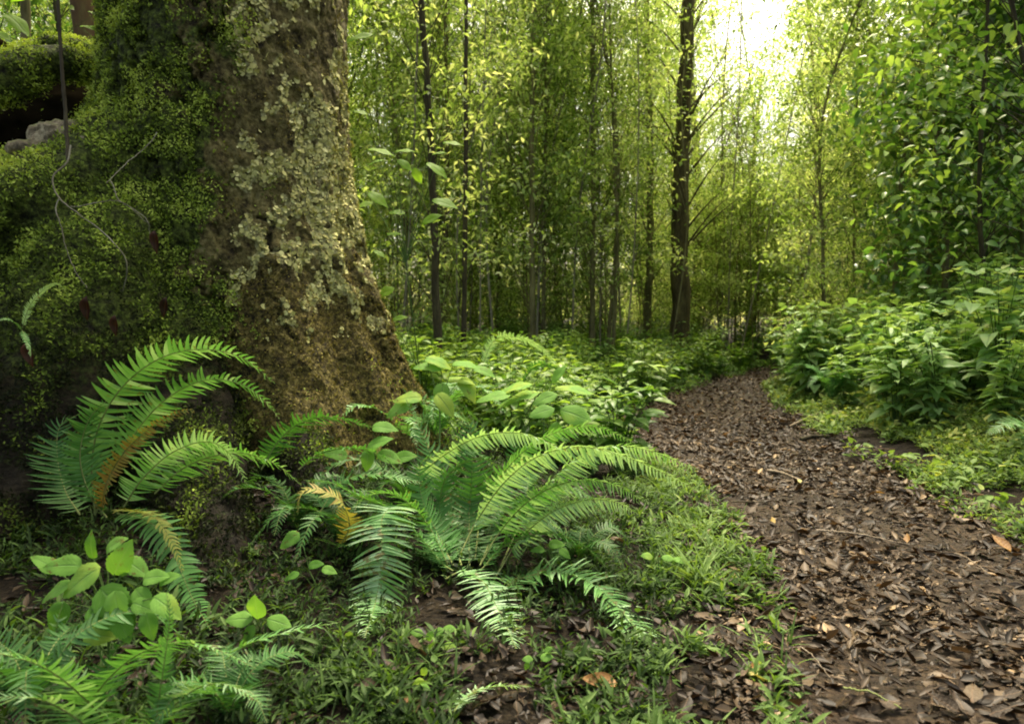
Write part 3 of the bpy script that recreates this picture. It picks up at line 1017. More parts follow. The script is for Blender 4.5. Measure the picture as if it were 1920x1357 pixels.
def frond(parent, pts, half=0.085, roll=0.0, npin=46, mat="fern", tint=0.6, bare=0.05, droop=0.0, taper=0.6, stalk=True, dead=0.03, vang=None):
    """one fern frond along the curve pts; half = length of the longest leaflets; roll turns the blade about its stalk"""
    q, L = catmull(pts, 90)
    T = np.gradient(q, axis=0)
    T /= np.linalg.norm(T, axis=1)[:, None]
    S = np.cross(T, np.array([0, 0, 1.0]))
    # keep the side direction steady where the stalk stands upright
    ref = S[np.argmax(np.linalg.norm(S, axis=1))]
    for k in range(len(S)):
        if np.linalg.norm(S[k]) < 0.25:
            S[k] = ref - T[k] * (ref @ T[k])
    S /= np.linalg.norm(S, axis=1)[:, None]
    for _ in range(6):
        S[1:-1] = (S[:-2] + S[1:-1] * 2 + S[2:]) / 4
    S = S - T * np.sum(S * T, 1)[:, None]
    S /= np.linalg.norm(S, axis=1)[:, None]
    Nn = np.cross(S, T)
    c, s = math.cos(roll), math.sin(roll)
    S, Nn = S * c + Nn * s, Nn * c - S * s
    b = MB()
    u = np.linspace(bare, 0.995, npin)
    prof = np.clip(np.minimum(1.0, 0.45 + u * 3.0) * (1 - np.clip((u - 0.25) / 0.75, 0, 1) ** 1.6) ** taper, 0.05, 1)
    ln = half * prof * (1 + rng.normal(0, 0.07, npin)) * np.where(rng.random(npin) < 0.05, 0.55, 1)
    k = u * 89
    def at(A):
        return np.stack([np.interp(k, np.arange(90), A[:, j]) for j in range(3)], -1)
    Pq, Tq, Sq, Nq = at(q), at(T), at(S), at(Nn)
    wscale = (L * (1 - bare) / npin) / (0.15 * half) * 0.76
    for sg in (-1, 1):
        ang = 0.10 + 0.5 * u ** 2 + rng.normal(0, 0.085, npin)
        lift = (0.12 if droop == 0 else -droop) + rng.normal(0, 0.15, npin) + 0.12 * np.sin(u * 9 + rng.random() * 6)
        xd = Sq * sg * np.cos(ang)[:, None] + Tq * np.sin(ang)[:, None] + Nq * lift[:, None]
        xd /= np.linalg.norm(xd, axis=1)[:, None]
        zd = Nq - xd * np.sum(Nq * xd, 1)[:, None]
        zd /= np.linalg.norm(zd, axis=1)[:, None]
        yd = np.cross(zd, xd) * 1.0
        # leaflets curve towards the tip on both sides
        flip = np.sign(np.sum(yd * Tq, 1))
        R = np.stack([xd, yd * flip[:, None], zd], -1)
        keep = rng.random(npin) > dead
        sc = np.stack([ln, np.full(npin, half) * wscale * np.clip(prof * 1.25, 0.2, 1.0), ln], -1)
        tt = np.clip(tint + 0.05 + rng.normal(0, 0.08, npin) + 0.08 * (u - 0.5), 0, 1)
        b.inst(PINNA, Pq[keep], R[keep], sc[keep], tt[keep])
    rel(b, parent)
    o = b.build("frond", G[mat], parent)
    if stalk:
        st = MB()
        st.tube(q, np.linspace(0.0032, 0.0008, 90) * (half / 0.085) ** 0.5, 5)
        rel(st, parent).build("stalk", G["stalk"], o)
    return o


def above(px, py, d, clear=0.035):
    """same line of sight, brought nearer until it clears the ground"""
    p = P(px, py, d)
    while p[2] < float(gz(p[0], p[1])) + clear and d > 0.8:
        d *= 0.985
        p = P(px, py, d)
    return p


def PX3(l):
    out = []
    for k, a in enumerate(l):
        out.append(above(*a) if a[1] < 1360 else P(*a))
    return out


def fern(name, label, base, fronds, group=None):
    r = thing(name, label, "fern", base, group)
    for f in fronds:
        pts, kw = f
        frond(r, PX3(pts), **kw)
    return r


A0 = (178, 965, 2.62)
fern("fern", "large arching fern growing from the foot of the mossy buttress", P(178, 985, 2.62), [
    ([(150, 965, 2.62), (122, 920, 2.66), (108, 860, 2.7), (112, 800, 2.74), (150, 775, 2.78)], dict(half=0.115, roll=0.0, tint=0.30, npin=34)),
    ([A0, (172, 880, 2.6), (185, 800, 2.58), (230, 725, 2.55), (300, 672, 2.52), (380, 655, 2.50), (455, 672, 2.5), (515, 718, 2.5)], dict(half=0.108, roll=0.75, tint=0.72, npin=54)),
    ([A0, (215, 880, 2.6), (262, 800, 2.56), (320, 742, 2.52), (390, 712, 2.48), (455, 722, 2.46), (500, 755, 2.45), (524, 785, 2.45)], dict(half=0.088, roll=0.85, tint=0.72, npin=48, bare=0.25)),
    ([(190, 965, 2.6), (200, 905, 2.52), (235, 845, 2.48), (285, 800, 2.44), (330, 775, 2.42), (362, 768, 2.42), (355, 785, 2.42)], dict(half=0.05, roll=1.0, mat="fern_dry", tint=0.55, npin=48, droop=0.5)),
    ([(200, 970, 2.6), (170, 930, 2.56), (150, 860, 2.54), (165, 790, 2.52), (200, 750, 2.5)], dict(half=0.10, roll=0.25, tint=0.42, npin=34)),
])
fern("fern", "pale fern with two hanging fronds below the large arching fern", P(330, 960, 2.45), [
    ([(232, 950, 2.32), (265, 900, 2.3), (320, 850, 2.28), (385, 828, 2.27), (430, 850, 2.26), (465, 912, 2.26)], dict(half=0.075, roll=0.9, tint=0.85, npin=52)),
    ([(290, 925, 2.4), (340, 880, 2.38), (400, 855, 2.36), (460, 850, 2.34), (520, 872, 2.32), (565, 910, 2.3)], dict(half=0.075, roll=0.7, tint=0.72, npin=52)),
])
fern("fern", "dark green fern leaning against the base of the trunk", P(500, 900, 2.9), [
    ([(490, 880, 2.9), (520, 830, 2.9), (560, 795, 2.9), (620, 782, 2.88), (705, 803, 2.85)], dict(half=0.10, roll=0.45, tint=0.42, npin=44)),
    ([(560, 880, 2.7), (600, 850, 2.7), (660, 840, 2.68), (720, 858, 2.66), (760, 905, 2.65)], dict(half=0.075, roll=0.35, tint=0.5, npin=44)),
    ([(600, 960, 2.55), (640, 905, 2.6), (700, 890, 2.6), (790, 905, 2.6)], dict(half=0.08, roll=-0.1, tint=0.55, npin=40)),
])
fern("fern", "yellowing fern with fronds trailing down the dark bank on the left", P(250, 965, 2.55), [
    ([(220, 962, 2.5), (265, 972, 2.4), (305, 1000, 2.33), (335, 1060, 2.28), (360, 1120, 2.25), (395, 1180, 2.2)], dict(half=0.075, roll=-0.3, tint=0.5, npin=40)),
    ([(215, 955, 2.5), (280, 965, 2.35), (320, 1010, 2.28), (345, 1075, 2.25)], dict(half=0.05, roll=0.2, mat="fern_dry", tint=0.95, npin=34)),
])
B0 = (870, 1065, 2.55)
cf = fern("fern", "biggest fern of the centre, its fronds spraying out beside the path", P(870, 1085, 2.55), [
    ([(760, 960, 2.5), (738, 950, 2.4), (716, 975, 2.3), (716, 1040, 2.22), (706, 1120, 2.18), (684, 1195, 2.16)], dict(half=0.118, roll=0.0, tint=0.82, npin=52, bare=0.12)),
    ([(835, 1085, 2.5), (870, 1070, 2.38), (905, 1090, 2.3), (935, 1145, 2.24), (968, 1215, 2.2)], dict(half=0.10, roll=0.1, tint=0.85, npin=50, bare=0.1)),
    ([(930, 1115, 2.5), (975, 1085, 2.42), (1040, 1073, 2.34), (1105, 1092, 2.28), (1165, 1145, 2.24), (1228, 1225, 2.22)], dict(half=0.125, roll=0.1, tint=0.70, npin=60, bare=0.05)),
    ([(930, 1080, 2.55), (975, 1010, 2.5), (1035, 960, 2.46), (1095, 938, 2.44), (1150, 940, 2.44), (1195, 962, 2.44)], dict(half=0.085, roll=0.95, tint=1.0, npin=52, bare=0.2, droop=0.45)),
    ([(862, 1040, 2.6), (895, 975, 2.58), (945, 905, 2.55), (1010, 855, 2.52), (1095, 838, 2.5), (1190, 862, 2.48), (1300, 915, 2.46)], dict(half=0.085, roll=0.85, tint=1.0, npin=70, bare=0.12, droop=0.45)),
    ([(935, 1070, 2.65), (975, 985, 2.66), (1030, 905, 2.66), (1100, 850, 2.66), (1190, 838, 2.64), (1310, 880, 2.62)], dict(half=0.10, roll=0.75, tint=0.90, npin=66, bare=0.25, droop=0.45)),
    ([(770, 905, 2.9), (830, 855, 2.85), (900, 818, 2.8), (975, 812, 2.76), (1045, 838, 2.72), (1120, 880, 2.7)], dict(half=0.08, roll=0.85, tint=1.0, npin=60, droop=0.45)),
    ([(865, 1060, 2.75), (845, 980, 2.85), (820, 890, 2.92), (790, 810, 2.98), (762, 750, 3.0)], dict(half=0.125, roll=0.15, tint=0.30, npin=44)),
    ([(880, 1060, 2.7), (880, 970, 2.78), (885, 880, 2.82), (880, 800, 2.85), (850, 755, 2.85)], dict(half=0.12, roll=0.0, tint=0.32, npin=42)),
    ([(900, 1060, 2.75), (940, 960, 2.85), (965, 880, 2.9), (960, 800, 2.95)], dict(half=0.10, roll=0.1, tint=0.35, npin=42)),
    ([(850, 1060, 2.6), (820, 1000, 2.6), (790, 930, 2.62), (790, 870, 2.64), (830, 850, 2.64)], dict(half=0.09, roll=0.3, tint=0.45, npin=44)),
    ([(900, 1060, 2.6), (935, 1000, 2.55), (990, 940, 2.5), (1060, 905, 2.46), (1140, 905, 2.42), (1210, 940, 2.4)], dict(half=0.09, roll=0.8, tint=0.8, npin=62, bare=0.2, droop=0.3)),
    ([(890, 1050, 2.75), (905, 960, 2.8), (950, 880, 2.82), (1020, 820, 2.84), (1110, 800, 2.84), (1190, 830, 2.82)], dict(half=0.09, roll=0.8, tint=0.72, npin=62, bare=0.2, droop=0.2)),
    ([(850, 1060, 2.7), (825, 960, 2.75), (840, 890, 2.76), (900, 860, 2.76), (950, 885, 2.75)], dict(half=0.085, roll=0.5, tint=0.5, npin=50, bare=0.15)),
    ([(840, 1060, 2.5), (800, 980, 2.45), (745, 930, 2.42), (690, 930, 2.4), (650, 965, 2.38)], dict(half=0.085, roll=-0.4, tint=0.62, npin=50)),
    ([(900, 1070, 2.5), (950, 1020, 2.45), (1020, 1000, 2.4), (1090, 1020, 2.36), (1140, 1065, 2.34)], dict(half=0.08, roll=0.4, tint=0.4, npin=50)),
    ([(840, 1070, 2.55), (790, 1010, 2.5), (740, 960, 2.5), (690, 935, 2.5), (640, 940, 2.48)], dict(half=0.08, roll=-0.4, tint=0.62, npin=44)),
    ([(850, 1070, 2.6), (780, 1030, 2.6), (700, 1010, 2.58), (600, 1000, 2.55)], dict(half=0.07, roll=-0.3, tint=0.4, npin=44)),
    ([(780, 1010, 2.5), (710, 1000, 2.5), (650, 1022, 2.48), (590, 1010, 2.46)], dict(half=0.06, roll=-0.5, tint=0.62, npin=40)),
    ([(770, 975, 2.5), (720, 950, 2.48), (670, 930, 2.46), (620, 905, 2.46), (570, 900, 2.46)], dict(half=0.075, roll=-0.4, tint=0.55, npin=40)),
])
fern("fern", "small fern frond turning yellow and brown beside the drooping pale frond", P(600, 1010, 2.45), [
    ([(640, 1020, 2.4), (655, 985, 2.36), (640, 942, 2.32), (600, 918, 2.3), (565, 925, 2.28), (558, 965, 2.27)], dict(half=0.055, roll=0.3, mat="fern_dry", tint=0.7, npin=36, bare=0.02)),
])
fern("fern", "nearest fern, out of focus in the lower left corner", P(200, 1460, 1.55), [
    ([(260, 1420, 1.55), (170, 1320, 1.45), (80, 1250, 1.35), (-40, 1215, 1.28)], dict(half=0.085, roll=-0.2, tint=0.75, npin=40)),
    ([(230, 1440, 1.5), (160, 1360, 1.4), (70, 1310, 1.32), (-50, 1310, 1.28)], dict(half=0.09, roll=-0.3, tint=0.8, npin=40)),
    ([(120, 1400, 1.5), (180, 1300, 1.5), (250, 1232, 1.48), (330, 1205, 1.45), (400, 1215, 1.42), (475, 1250, 1.4)], dict(half=0.065, roll=0.5, tint=0.68, npin=48)),
    ([(250, 1420, 1.5), (310, 1340, 1.45), (370, 1290, 1.42), (430, 1285, 1.4), (500, 1325, 1.38)], dict(half=0.065, roll=0.5, tint=0.78, npin=46)),
    ([(285, 1420, 1.45), (295, 1330, 1.42), (308, 1240, 1.40), (318, 1160, 1.38), (312, 1110, 1.38)], dict(half=0.03, roll=0.9, tint=0.55, npin=44)),
    ([(300, 1400, 1.6), (370, 1280, 1.65), (450, 1215, 1.68), (540, 1185, 1.7), (640, 1165, 1.72)], dict(half=0.06, roll=0.3, tint=0.72, npin=44)),
    ([(200, 1420, 1.6), (140, 1300, 1.62), (105, 1200, 1.64), (120, 1120, 1.65)], dict(half=0.06, roll=0.0, tint=0.7, npin=36)),
    ([(220, 1400, 1.6), (200, 1310, 1.6), (210, 1230, 1.6), (260, 1180, 1.6)], dict(half=0.07, roll=0.2, tint=0.45, npin=36)),
])
fern("fern", "single bright young fern frond at the bottom centre", P(850, 1345, 1.95), [
    ([(850, 1335, 1.95), (875, 1305, 1.92), (920, 1288, 1.9), (1000, 1285, 1.88)], dict(half=0.045, roll=0.5, tint=0.95, npin=34)),
])
fern("fern", "slender pale fern arching over the undergrowth behind the leafy plants", P(985, 720, 4.6), [
    ([(900, 700, 4.6), (925, 640, 4.6), (965, 632, 4.55), (1010, 650, 4.5), (1050, 690, 4.5)], dict(half=0.05, roll=0.9, tint=1.0, npin=60)),
    ([(970, 740, 4.6), (1000, 690, 4.6), (1040, 690, 4.5), (1090, 730, 4.5)], dict(half=0.08, roll=0.4, tint=0.5, npin=44)),
])
fern("fern", "small silvery fern curling at the far left of the buttress", P(30, 640, 2.5), [
    ([(42, 615, 2.5), (55, 575, 2.48), (80, 545, 2.46), (108, 532, 2.45), (125, 550, 2.45)], dict(half=0.015, roll=0.9, tint=1.0, npin=44)),
    ([(42, 620, 2.5), (20, 600, 2.45), (-10, 600, 2.4)], dict(half=0.016, roll=0.5, tint=0.7, npin=26)),
    ([(42, 620, 2.5), (50, 640, 2.42), (58, 670, 2.38)], dict(half=0.016, roll=0.2, tint=0.7, npin=24)),
])
fern("fern", "fern at the right edge, below the leafy bank beside the path", P(1890, 840, 4.4), [
    ([(1960, 850, 4.4), (1930, 800, 4.35), (1890, 795, 4.3), (1850, 815, 4.25)], dict(half=0.10, roll=0.3, tint=0.8, npin=40)),
    ([(1960, 850, 4.4), (1950, 790, 4.5), (1930, 760, 4.5), (1900, 750, 4.5)], dict(half=0.10, roll=0.3, tint=0.6, npin=40)),
])
for k, (px, py, d, lb) in enumerate(((1560, 690, 7.0, "fern at the foot of the far end of the right bank"), (1680, 620, 6.3, "dark fern high on the right bank above the leafy plants"), (760, 800, 3.9, "fern in the shade between the trunk and the leafy plants"), (820, 760, 4.2, "fern half hidden behind the tall leafy plant"))):
    c = P(px, py + 60, d)
    r = thing("fern", lb, "fern", c)
    for q in range(6):
        a = q / 6 * 2 * PI + rng.random()
        L = 0.42 * (0.8 + 0.4 * rng.random())
        e = np.array([math.cos(a), math.sin(a), 0])
        frond(r, [c, c + e * L * 0.3 + [0, 0, L * 0.55], c + e * L * 0.75 + [0, 0, L * 0.7], c + e * L * 1.15 + [0, 0, L * 0.4]], half=0.08, tint=0.35 + 0.4 * rng.random(), npin=36)


for k, (px, py, d, L, tn_, lb) in enumerate((
        (560, 930, 2.75, 0.30, 0.40, "low dark fern between the trunk foot and the yellowing frond"),
        (655, 985, 2.60, 0.28, 0.45, "low fern behind the drooping pale frond"),
        (770, 860, 3.00, 0.34, 0.38, "dark fern standing behind the centre fern, left side"),
        (985, 900, 2.95, 0.30, 0.45, "fern half hidden under the pale arching fronds"),
        (1085, 985, 2.65, 0.22, 0.40, "low fern in the shadow below the pale arching fronds by the verge"),
        (60, 1330, 1.50, 0.24, 0.62, "blurred fern clump at the very left of the bottom edge"),
        (430, 1340, 1.55, 0.18, 0.60, "blurred low fern right of the nearest fern"),
        (1110, 770, 4.30, 0.30, 0.55, "fern among the undergrowth at the left edge of the far path"))):
    c = above(px, py, d, 0.0)
    c[2] = float(gz(c[0], c[1])) - 0.01 if px > 450 else c[2]
    r = thing("fern", lb, "fern", c)
    for q in range(6):
        a = q / 6 * 2 * PI + rng.random() * 0.6
        l_ = L * (0.75 + 0.5 * rng.random())
        e = np.array([math.cos(a), math.sin(a), 0])
        frond(r, [c, c + e * l_ * 0.3 + [0, 0, l_ * 0.5], c + e * l_ * 0.75 + [0, 0, l_ * 0.6], c + e * l_ * 1.1 + [0, 0, l_ * 0.28]], half=0.035 + 0.09 * L, tint=tn_ * 0.40 + 0.06 * rng.random(), npin=34, roll=rng.normal(0, 0.2))  # tint cut well down, shade painted into these ferns


# ------------------------------------------------------------------ leafy plants built leaf by leaf
def leafy(name, label, cat, base, leaves, mat="broad", tpl=L_HERO, group=None, stemr=0.003):
    """leaves: (px, py, depth, length px, direction in the picture in degrees, tilt toward the viewer, tint)"""
    r = thing(name, label, cat, base, group)
    base = np.array(base, float)
    top = np.mean([above(l[0], l[1], l[2]) for l in leaves], axis=0)
    hub = base * 0.3 + top * 0.7
    hub[2] = base[2] + (top[2] - base[2]) * 0.7
    st = MB()
    q, _ = catmull([base, (base + hub) / 2 + rng.normal(0, 0.008, 3), hub], 16)
    st.tube(q, np.linspace(stemr * 1.3, stemr, 16), 6)
    for (px, py, d, ln, ang, tilt, tint) in leaves:
        p = above(px, py, d)
        size = ln / FPX * p[1] * 0.86
        a = math.radians(ang)
        x = np.array([math.cos(a), -tilt * 0.35, math.sin(a)])
        nrm = np.array([-math.sin(a) * 0.2, -tilt, 1.0 if abs(math.sin(a)) < 0.8 else 0.45])
        if p[2] < hub[2] + 0.02:
            h = base * 0.6 + hub * 0.4
        else:
            h = hub
        qq, _ = catmull([h, (h + p) / 2 + np.array([0, 0, 0.01]), p], 10)
        st.tube(qq, np.linspace(stemr * 0.7, stemr * 0.4, 10), 5)
        b = MB()
        b.inst(tpl, p[None], frame_from(x[None], nrm[None] + rng.normal(0, 0.12, 3)), np.array([size]), np.array([tint - 0.05]))
        rel(b, r).build("leaf", G[mat], r)
    rel(st, r).build("stem", G["stem"], r)
    return r


leafy("leafy_plant", "broad leaved plant above the blurred fern in the lower left, one leaf yellow", "plant", P(210, 1290, 1.75), [
    (150, 1060, 1.72, 75, 170, 0.9, 0.85), (185, 1065, 1.7, 95, -150, 1.0, 0.95), (175, 1045, 1.74, 60, 100, 0.5, 0.6), (215, 1075, 1.68, 85, 60, 0.8, 0.8), (235, 1050, 1.7, 65, -20, 0.9, 0.85),
    (270, 1085, 1.66, 60, 20, 0.8, 0.9), (190, 1105, 1.64, 110, -35, 1.1, 0.62), (130, 1095, 1.7, 70, -160, 0.6, 0.7), (250, 1130, 1.62, 55, -10, 0.8, 0.85), (290, 1120, 1.6, 75, -25, 0.8, 0.95), (160, 1190, 1.62, 75, 10, 0.9, 1.0), (220, 1150, 1.6, 70, -60, 0.7, 0.8), (105, 1070, 1.75, 60, 130, 0.6, 0.75), (200, 1030, 1.74, 55, 40, 0.6, 0.85), (255, 1105, 1.64, 60, -40, 1.0, 0.8), (300, 1090, 1.66, 50, 30, 0.7, 0.8), (215, 1110, 1.62, 75, -70, 1.2, 0.9), (120, 1130, 1.66, 70, -110, 1.0, 0.65), (170, 1140, 1.62, 85, -20, 0.9, 0.5), (275, 1150, 1.6, 60, -70, 1.0, 0.75)])
leafy("leafy_plant", "small plant with one upright pointed leaf over three spread leaves", "plant", P(495, 1210, 1.95), [
    (484, 1160, 1.88, 70, 88, 1.6, 0.9), (475, 1160, 1.87, 60, 172, 0.6, 0.85), (500, 1160, 1.87, 60, -8, 0.6, 0.85), (478, 1172, 1.86, 45, -130, 0.6, 0.7)], tpl=L_HERO_RD)
leafy("leafy_plant", "tallest leafy plant in the centre, its top leaves pale", "plant", P(815, 900, 3.1), [
    (800, 672, 3.3, 60, -10, 0.5, 0.98), (828, 690, 3.3, 60, 165, 0.6, 0.9), (850, 682, 3.3, 60, 5, 0.5, 0.92), (830, 720, 3.25, 55, -95, 1.2, 0.9), (790, 745, 3.2, 60, 175, 0.7, 1.0), (840, 712, 3.3, 60, 5, 0.4, 1.0), (820, 740, 3.2, 60, -45, 0.9, 1.0), (865, 710, 3.3, 60, -50, 0.8, 1.0), (770, 755, 3.2, 60, -160, 0.8, 0.9), (890, 690, 3.5, 50, -10, 0.7, 0.85)], stemr=0.004)
leafy("leafy_plant", "leafy plant with flat slender pale leaves reaching toward the path", "plant", P(1030, 860, 3.3), [
    (1000, 720, 3.4, 85, 185, 0.35, 0.98), (1015, 735, 3.4, 100, 188, 0.3, 0.95), (1035, 718, 3.4, 50, 60, 0.5, 0.9), (1040, 728, 3.4, 95, 2, 0.3, 0.98), (1045, 738, 3.3, 60, -165, 0.8, 0.9), (960, 740, 3.35, 80, 180, 0.4, 0.9)], tpl=L_HERO_OV)
leafy("leafy_plant", "plant with one large round pale leaf beside the edge of the path", "plant", P(1040, 880, 3.0), [
    (1050, 768, 2.95, 75, -14, 1.3, 0.93), (1040, 765, 2.95, 60, 190, 0.8, 0.7), (1045, 790, 2.95, 50, -100, 0.8, 0.8)], tpl=L_HERO_RD)
leafy("leafy_plant", "low plant with broad leaves against the trunk foot behind the ferns", "plant", P(720, 900, 2.95), [
    (700, 800, 2.85, 55, 5, 0.7, 0.75), (690, 840, 2.8, 60, 35, 0.7, 0.75), (710, 850, 2.8, 55, -10, 0.7, 0.8), (690, 845, 2.8, 45, -90, 0.9, 0.8), (740, 860, 2.85, 50, 20, 0.8, 0.7), (650, 855, 2.8, 50, 160, 0.8, 0.75)])
leafy("seedling", "round leaved seedling below the tip of the pale frond, bottom centre", "seedling", P(805, 1250, 2.05), [
    (795, 1188, 2.0, 32, 160, 0.9, 0.9), (812, 1185, 2.0, 30, 20, 0.9, 0.85), (830, 1178, 2.0, 32, 10, 0.9, 0.85), (785, 1205, 2.0, 30, -140, 0.8, 0.9), (832, 1208, 1.98, 32, -8, 0.9, 0.95), (800, 1200, 1.99, 28, 60, 0.8, 0.8)], tpl=L_HERO_RD, stemr=0.002)
leafy("seedling", "small yellow green seedling beside the bright young fern frond", "seedling", P(765, 1345, 1.85), [
    (760, 1290, 1.8, 30, 170, 0.9, 0.75), (775, 1280, 1.8, 28, 30, 0.9, 1.0), (790, 1265, 1.8, 26, 60, 0.9, 1.0), (765, 1300, 1.8, 36, -100, 1.2, 0.95), (785, 1285, 1.8, 26, 0, 0.8, 0.9)], tpl=L_HERO_RD, stemr=0.002)
leafy("seedling", "seedling with two pairs of leaves just right of the pale frond tip", "seedling", P(1010, 1270, 2.1), [
    (1000, 1235, 2.05, 26, 170, 0.9, 0.9), (1012, 1232, 2.05, 32, 15, 0.9, 0.9), (1020, 1222, 2.05, 24, 40, 0.9, 0.8), (992, 1240, 2.05, 20, -120, 0.8, 0.8)], tpl=L_HERO_RD, stemr=0.002)
leafy("seedling", "pale seedling with flat leaves at the verge above the grass tuft", "seedling", P(1235, 1100, 2.65), [
    (1225, 1043, 2.6, 30, 165, 0.8, 0.95), (1240, 1045, 2.6, 30, 5, 0.7, 0.95), (1262, 1048, 2.6, 38, 0, 0.3, 0.95), (1215, 1080, 2.55, 32, 180, 1.0, 1.0), (1232, 1056, 2.58, 26, -60, 0.8, 0.9)], tpl=L_HERO_RD, stemr=0.002)
leafy("seedling", "seedling under the brown edged frond at the trunk foot", "seedling", P(590, 1120, 2.2), [
    (580, 1060, 2.15, 34, 20, 0.8, 0.6), (560, 1075, 2.15, 34, 190, 0.8, 0.6), (605, 1065, 2.15, 34, -5, 0.8, 0.85), (560, 1000, 2.2, 50, -150, 1.0, 0.75)], stemr=0.002)
leafy("seedling", "seedling with leaves reaching right beneath the centre fern", "seedling", P(1040, 1090, 2.5), [
    (1030, 1020, 2.45, 34, 10, 0.9, 0.85), (1050, 1030, 2.45, 30, -30, 0.8, 0.8), (1020, 1030, 2.45, 30, 170, 0.8, 0.8)], stemr=0.002)
leafy("sapling_spray", "yellow green leaf spray beside the trunk, left of the dark thin trees", "sapling", (-0.62, 4.8, float(gz(-0.62, 4.8))), [
    (690, 280, 4.6, 62, -5, 0.5, 1.0), (740, 285, 4.6, 46, 10, 0.5, 0.95), (800, 305, 4.6, 60, -30, 0.8, 0.9), (830, 268, 4.7, 45, 2, 0.4, 1.0), (690, 215, 4.6, 32, 160, 0.7, 0.95), (745, 300, 4.6, 40, -30, 0.7, 0.9), (775, 315, 4.65, 38, -60, 0.8, 0.95), (720, 300, 4.65, 36, 190, 0.6, 0.8), (810, 290, 4.7, 34, 15, 0.5, 0.9), (725, 440, 4.6, 34, 10, 0.7, 0.8), (760, 400, 4.65, 36, 170, 0.7, 0.8), (700, 470, 4.6, 32, -20, 0.7, 0.85), (735, 600, 4.5, 36, 20, 0.7, 0.8), (700, 65, 4.6, 60, -170, 0.8, 0.8),
    (700, 380, 4.6, 45, 190, 0.8, 1.0), (690, 360, 4.6, 55, -30, 0.8, 0.9), (790, 420, 4.7, 50, 30, 0.8, 0.8), (740, 540, 4.5, 50, 200, 0.8, 0.95), (810, 375, 4.7, 60, -10, 0.8, 0.8)], stemr=0.004, tpl=L_HERO_OV, mat="lit")
leafy("sapling_spray", "bright leaves hanging in front of the reddish trunk, upper left", "sapling", P(225, 130, 4.4) + [0, 0, -0.4], [
    (210, 55, 4.2, 50, 165, 0.4, 1.0), (215, 52, 4.2, 50, 0, 0.4, 0.9), (150, 50, 4.2, 62, -5, 0.5, 1.0), (165, 22, 4.2, 40, -15, 0.5, 1.0), (232, 20, 4.2, 45, 70, 0.5, 1.0), (205, 40, 4.2, 36, -90, 0.5, 0.7)], tpl=L_HERO_OV, mat="lit", stemr=0.003)
leafy("sapling_spray", "bright leaves at the top left corner above the arching root", "sapling", P(-40, 120, 4.2) + [0, 0, -0.3], [
    (10, 25, 3.9, 70, -35, 0.5, 0.95), (-10, 60, 3.9, 40, -20, 0.6, 1.0), (20, 5, 3.9, 60, 20, 0.4, 0.8), (-15, 20, 3.9, 60, 60, 0.5, 0.8)], tpl=L_HERO_OV, mat="lit", stemr=0.003)


# ------------------------------------------------------------------ low herbs, grass and leaf litter
def scatter_area(n, x0, x1, y0, y1, ypow=1.0):
    x = x0 + (x1 - x0) * rng.random(n)
    y = y0 + (y1 - y0) * rng.random(n) ** ypow
    return x, y


def visible(x, y, m=0.25):
    return (np.abs(x) < (0.75 + m) * y + 0.4)


def sprigs(b, x, y, tpl, size, nleaf, tint, hgt, tilt=0.55):
    """small rosettes / stems of leaves"""
    n = len(x)
    z = gz(x, y)
    for q in range(nleaf):
        a = rng.random(n) * 2 * PI
        h = hgt * rng.random(n)
        el = rng.normal(tilt, 0.35, n)
        pos = np.stack([x + rng.normal(0, 0.008, n), y + rng.normal(0, 0.008, n), z + h], -1)
        R = eul(rng.normal(0, 0.4, n), -el, a)
        b.inst(tpl, pos, R, size * (0.6 + 0.8 * rng.random(n)), np.clip(tint + rng.normal(0, 0.15, n), 0, 1))


def herb_mask(x, y, thr=0.42, sc=2.2, seed=61):
    return fbm(np.stack([x, y, np.zeros_like(x)], -1) * sc, 3, seed) > thr


# left verge (fine sprigs), denser towards the path
x, y = scatter_area(21000, -2.2, 1.4, 1.3, 4.8, 1.3)
d, s = path_d(x, y)
m = (d > -0.06 - 0.12 * rng.random(len(x))) & (s < 0) & visible(x, y) & (herb_mask(x, y, 0.50, 4.0) | ((d < 0.35) & herb_mask(x, y, 0.42, 5.0))) & ((rng.random(len(x)) < 1.0 - 0.55 * np.clip(d, 0, 1.3)))
x, y = x[m], y[m]
b = MB()
tn = 0.60 * fbm(np.stack([x, y, x * 0], -1) * 3, 2, 66) + 0.32 * sstep(0.8, 0.05, path_d(x, y)[0]) - 0.12  # tint drops away from the path, painting shade into the herbs
big = rng.random(len(x)) < 0.30
sprigs(b, x[~big], y[~big], L_LANCE, 0.028, 5, tn[~big] * 0.8, 0.03)
sprigs(b, x[big], y[big], L_LANCE, 0.046, 7, tn[big], 0.06, 0.5)
big = rng.random(len(x)) < 0.04
sprigs(b, x[big], y[big], L_OV, 0.035, 4, tn[big], 0.06, 0.3)
x2, y2 = scatter_area(6500, -2.2, 0.6, 1.5, 4.2, 1.2)
d2, s2 = path_d(x2, y2)
m = (d2 > 0.2) & (s2 < 0) & herb_mask(x2, y2, 0.42, 5.0, 69)
x2, y2 = x2[m], y2[m]
t2 = -0.15 + 0.5 * fbm(np.stack([x2, y2, x2 * 0], -1) * 6, 2, 70)  # low tint stands in for shade among the ferns
sprigs(b, x2, y2, L_LANCE, 0.03, 6, t2, 0.05, 0.7)
# lone grass blades
k = rng.random(len(x)) < 0.25
sprigs(b, x[k], y[k], L_BLADE, 0.085, 3, tn[k], 0.01, 1.0)
o = b.build("grass", G["herb"])
tag(o, "short creeping grass and herbs covering the left verge of the path", "grass", kind="stuff")
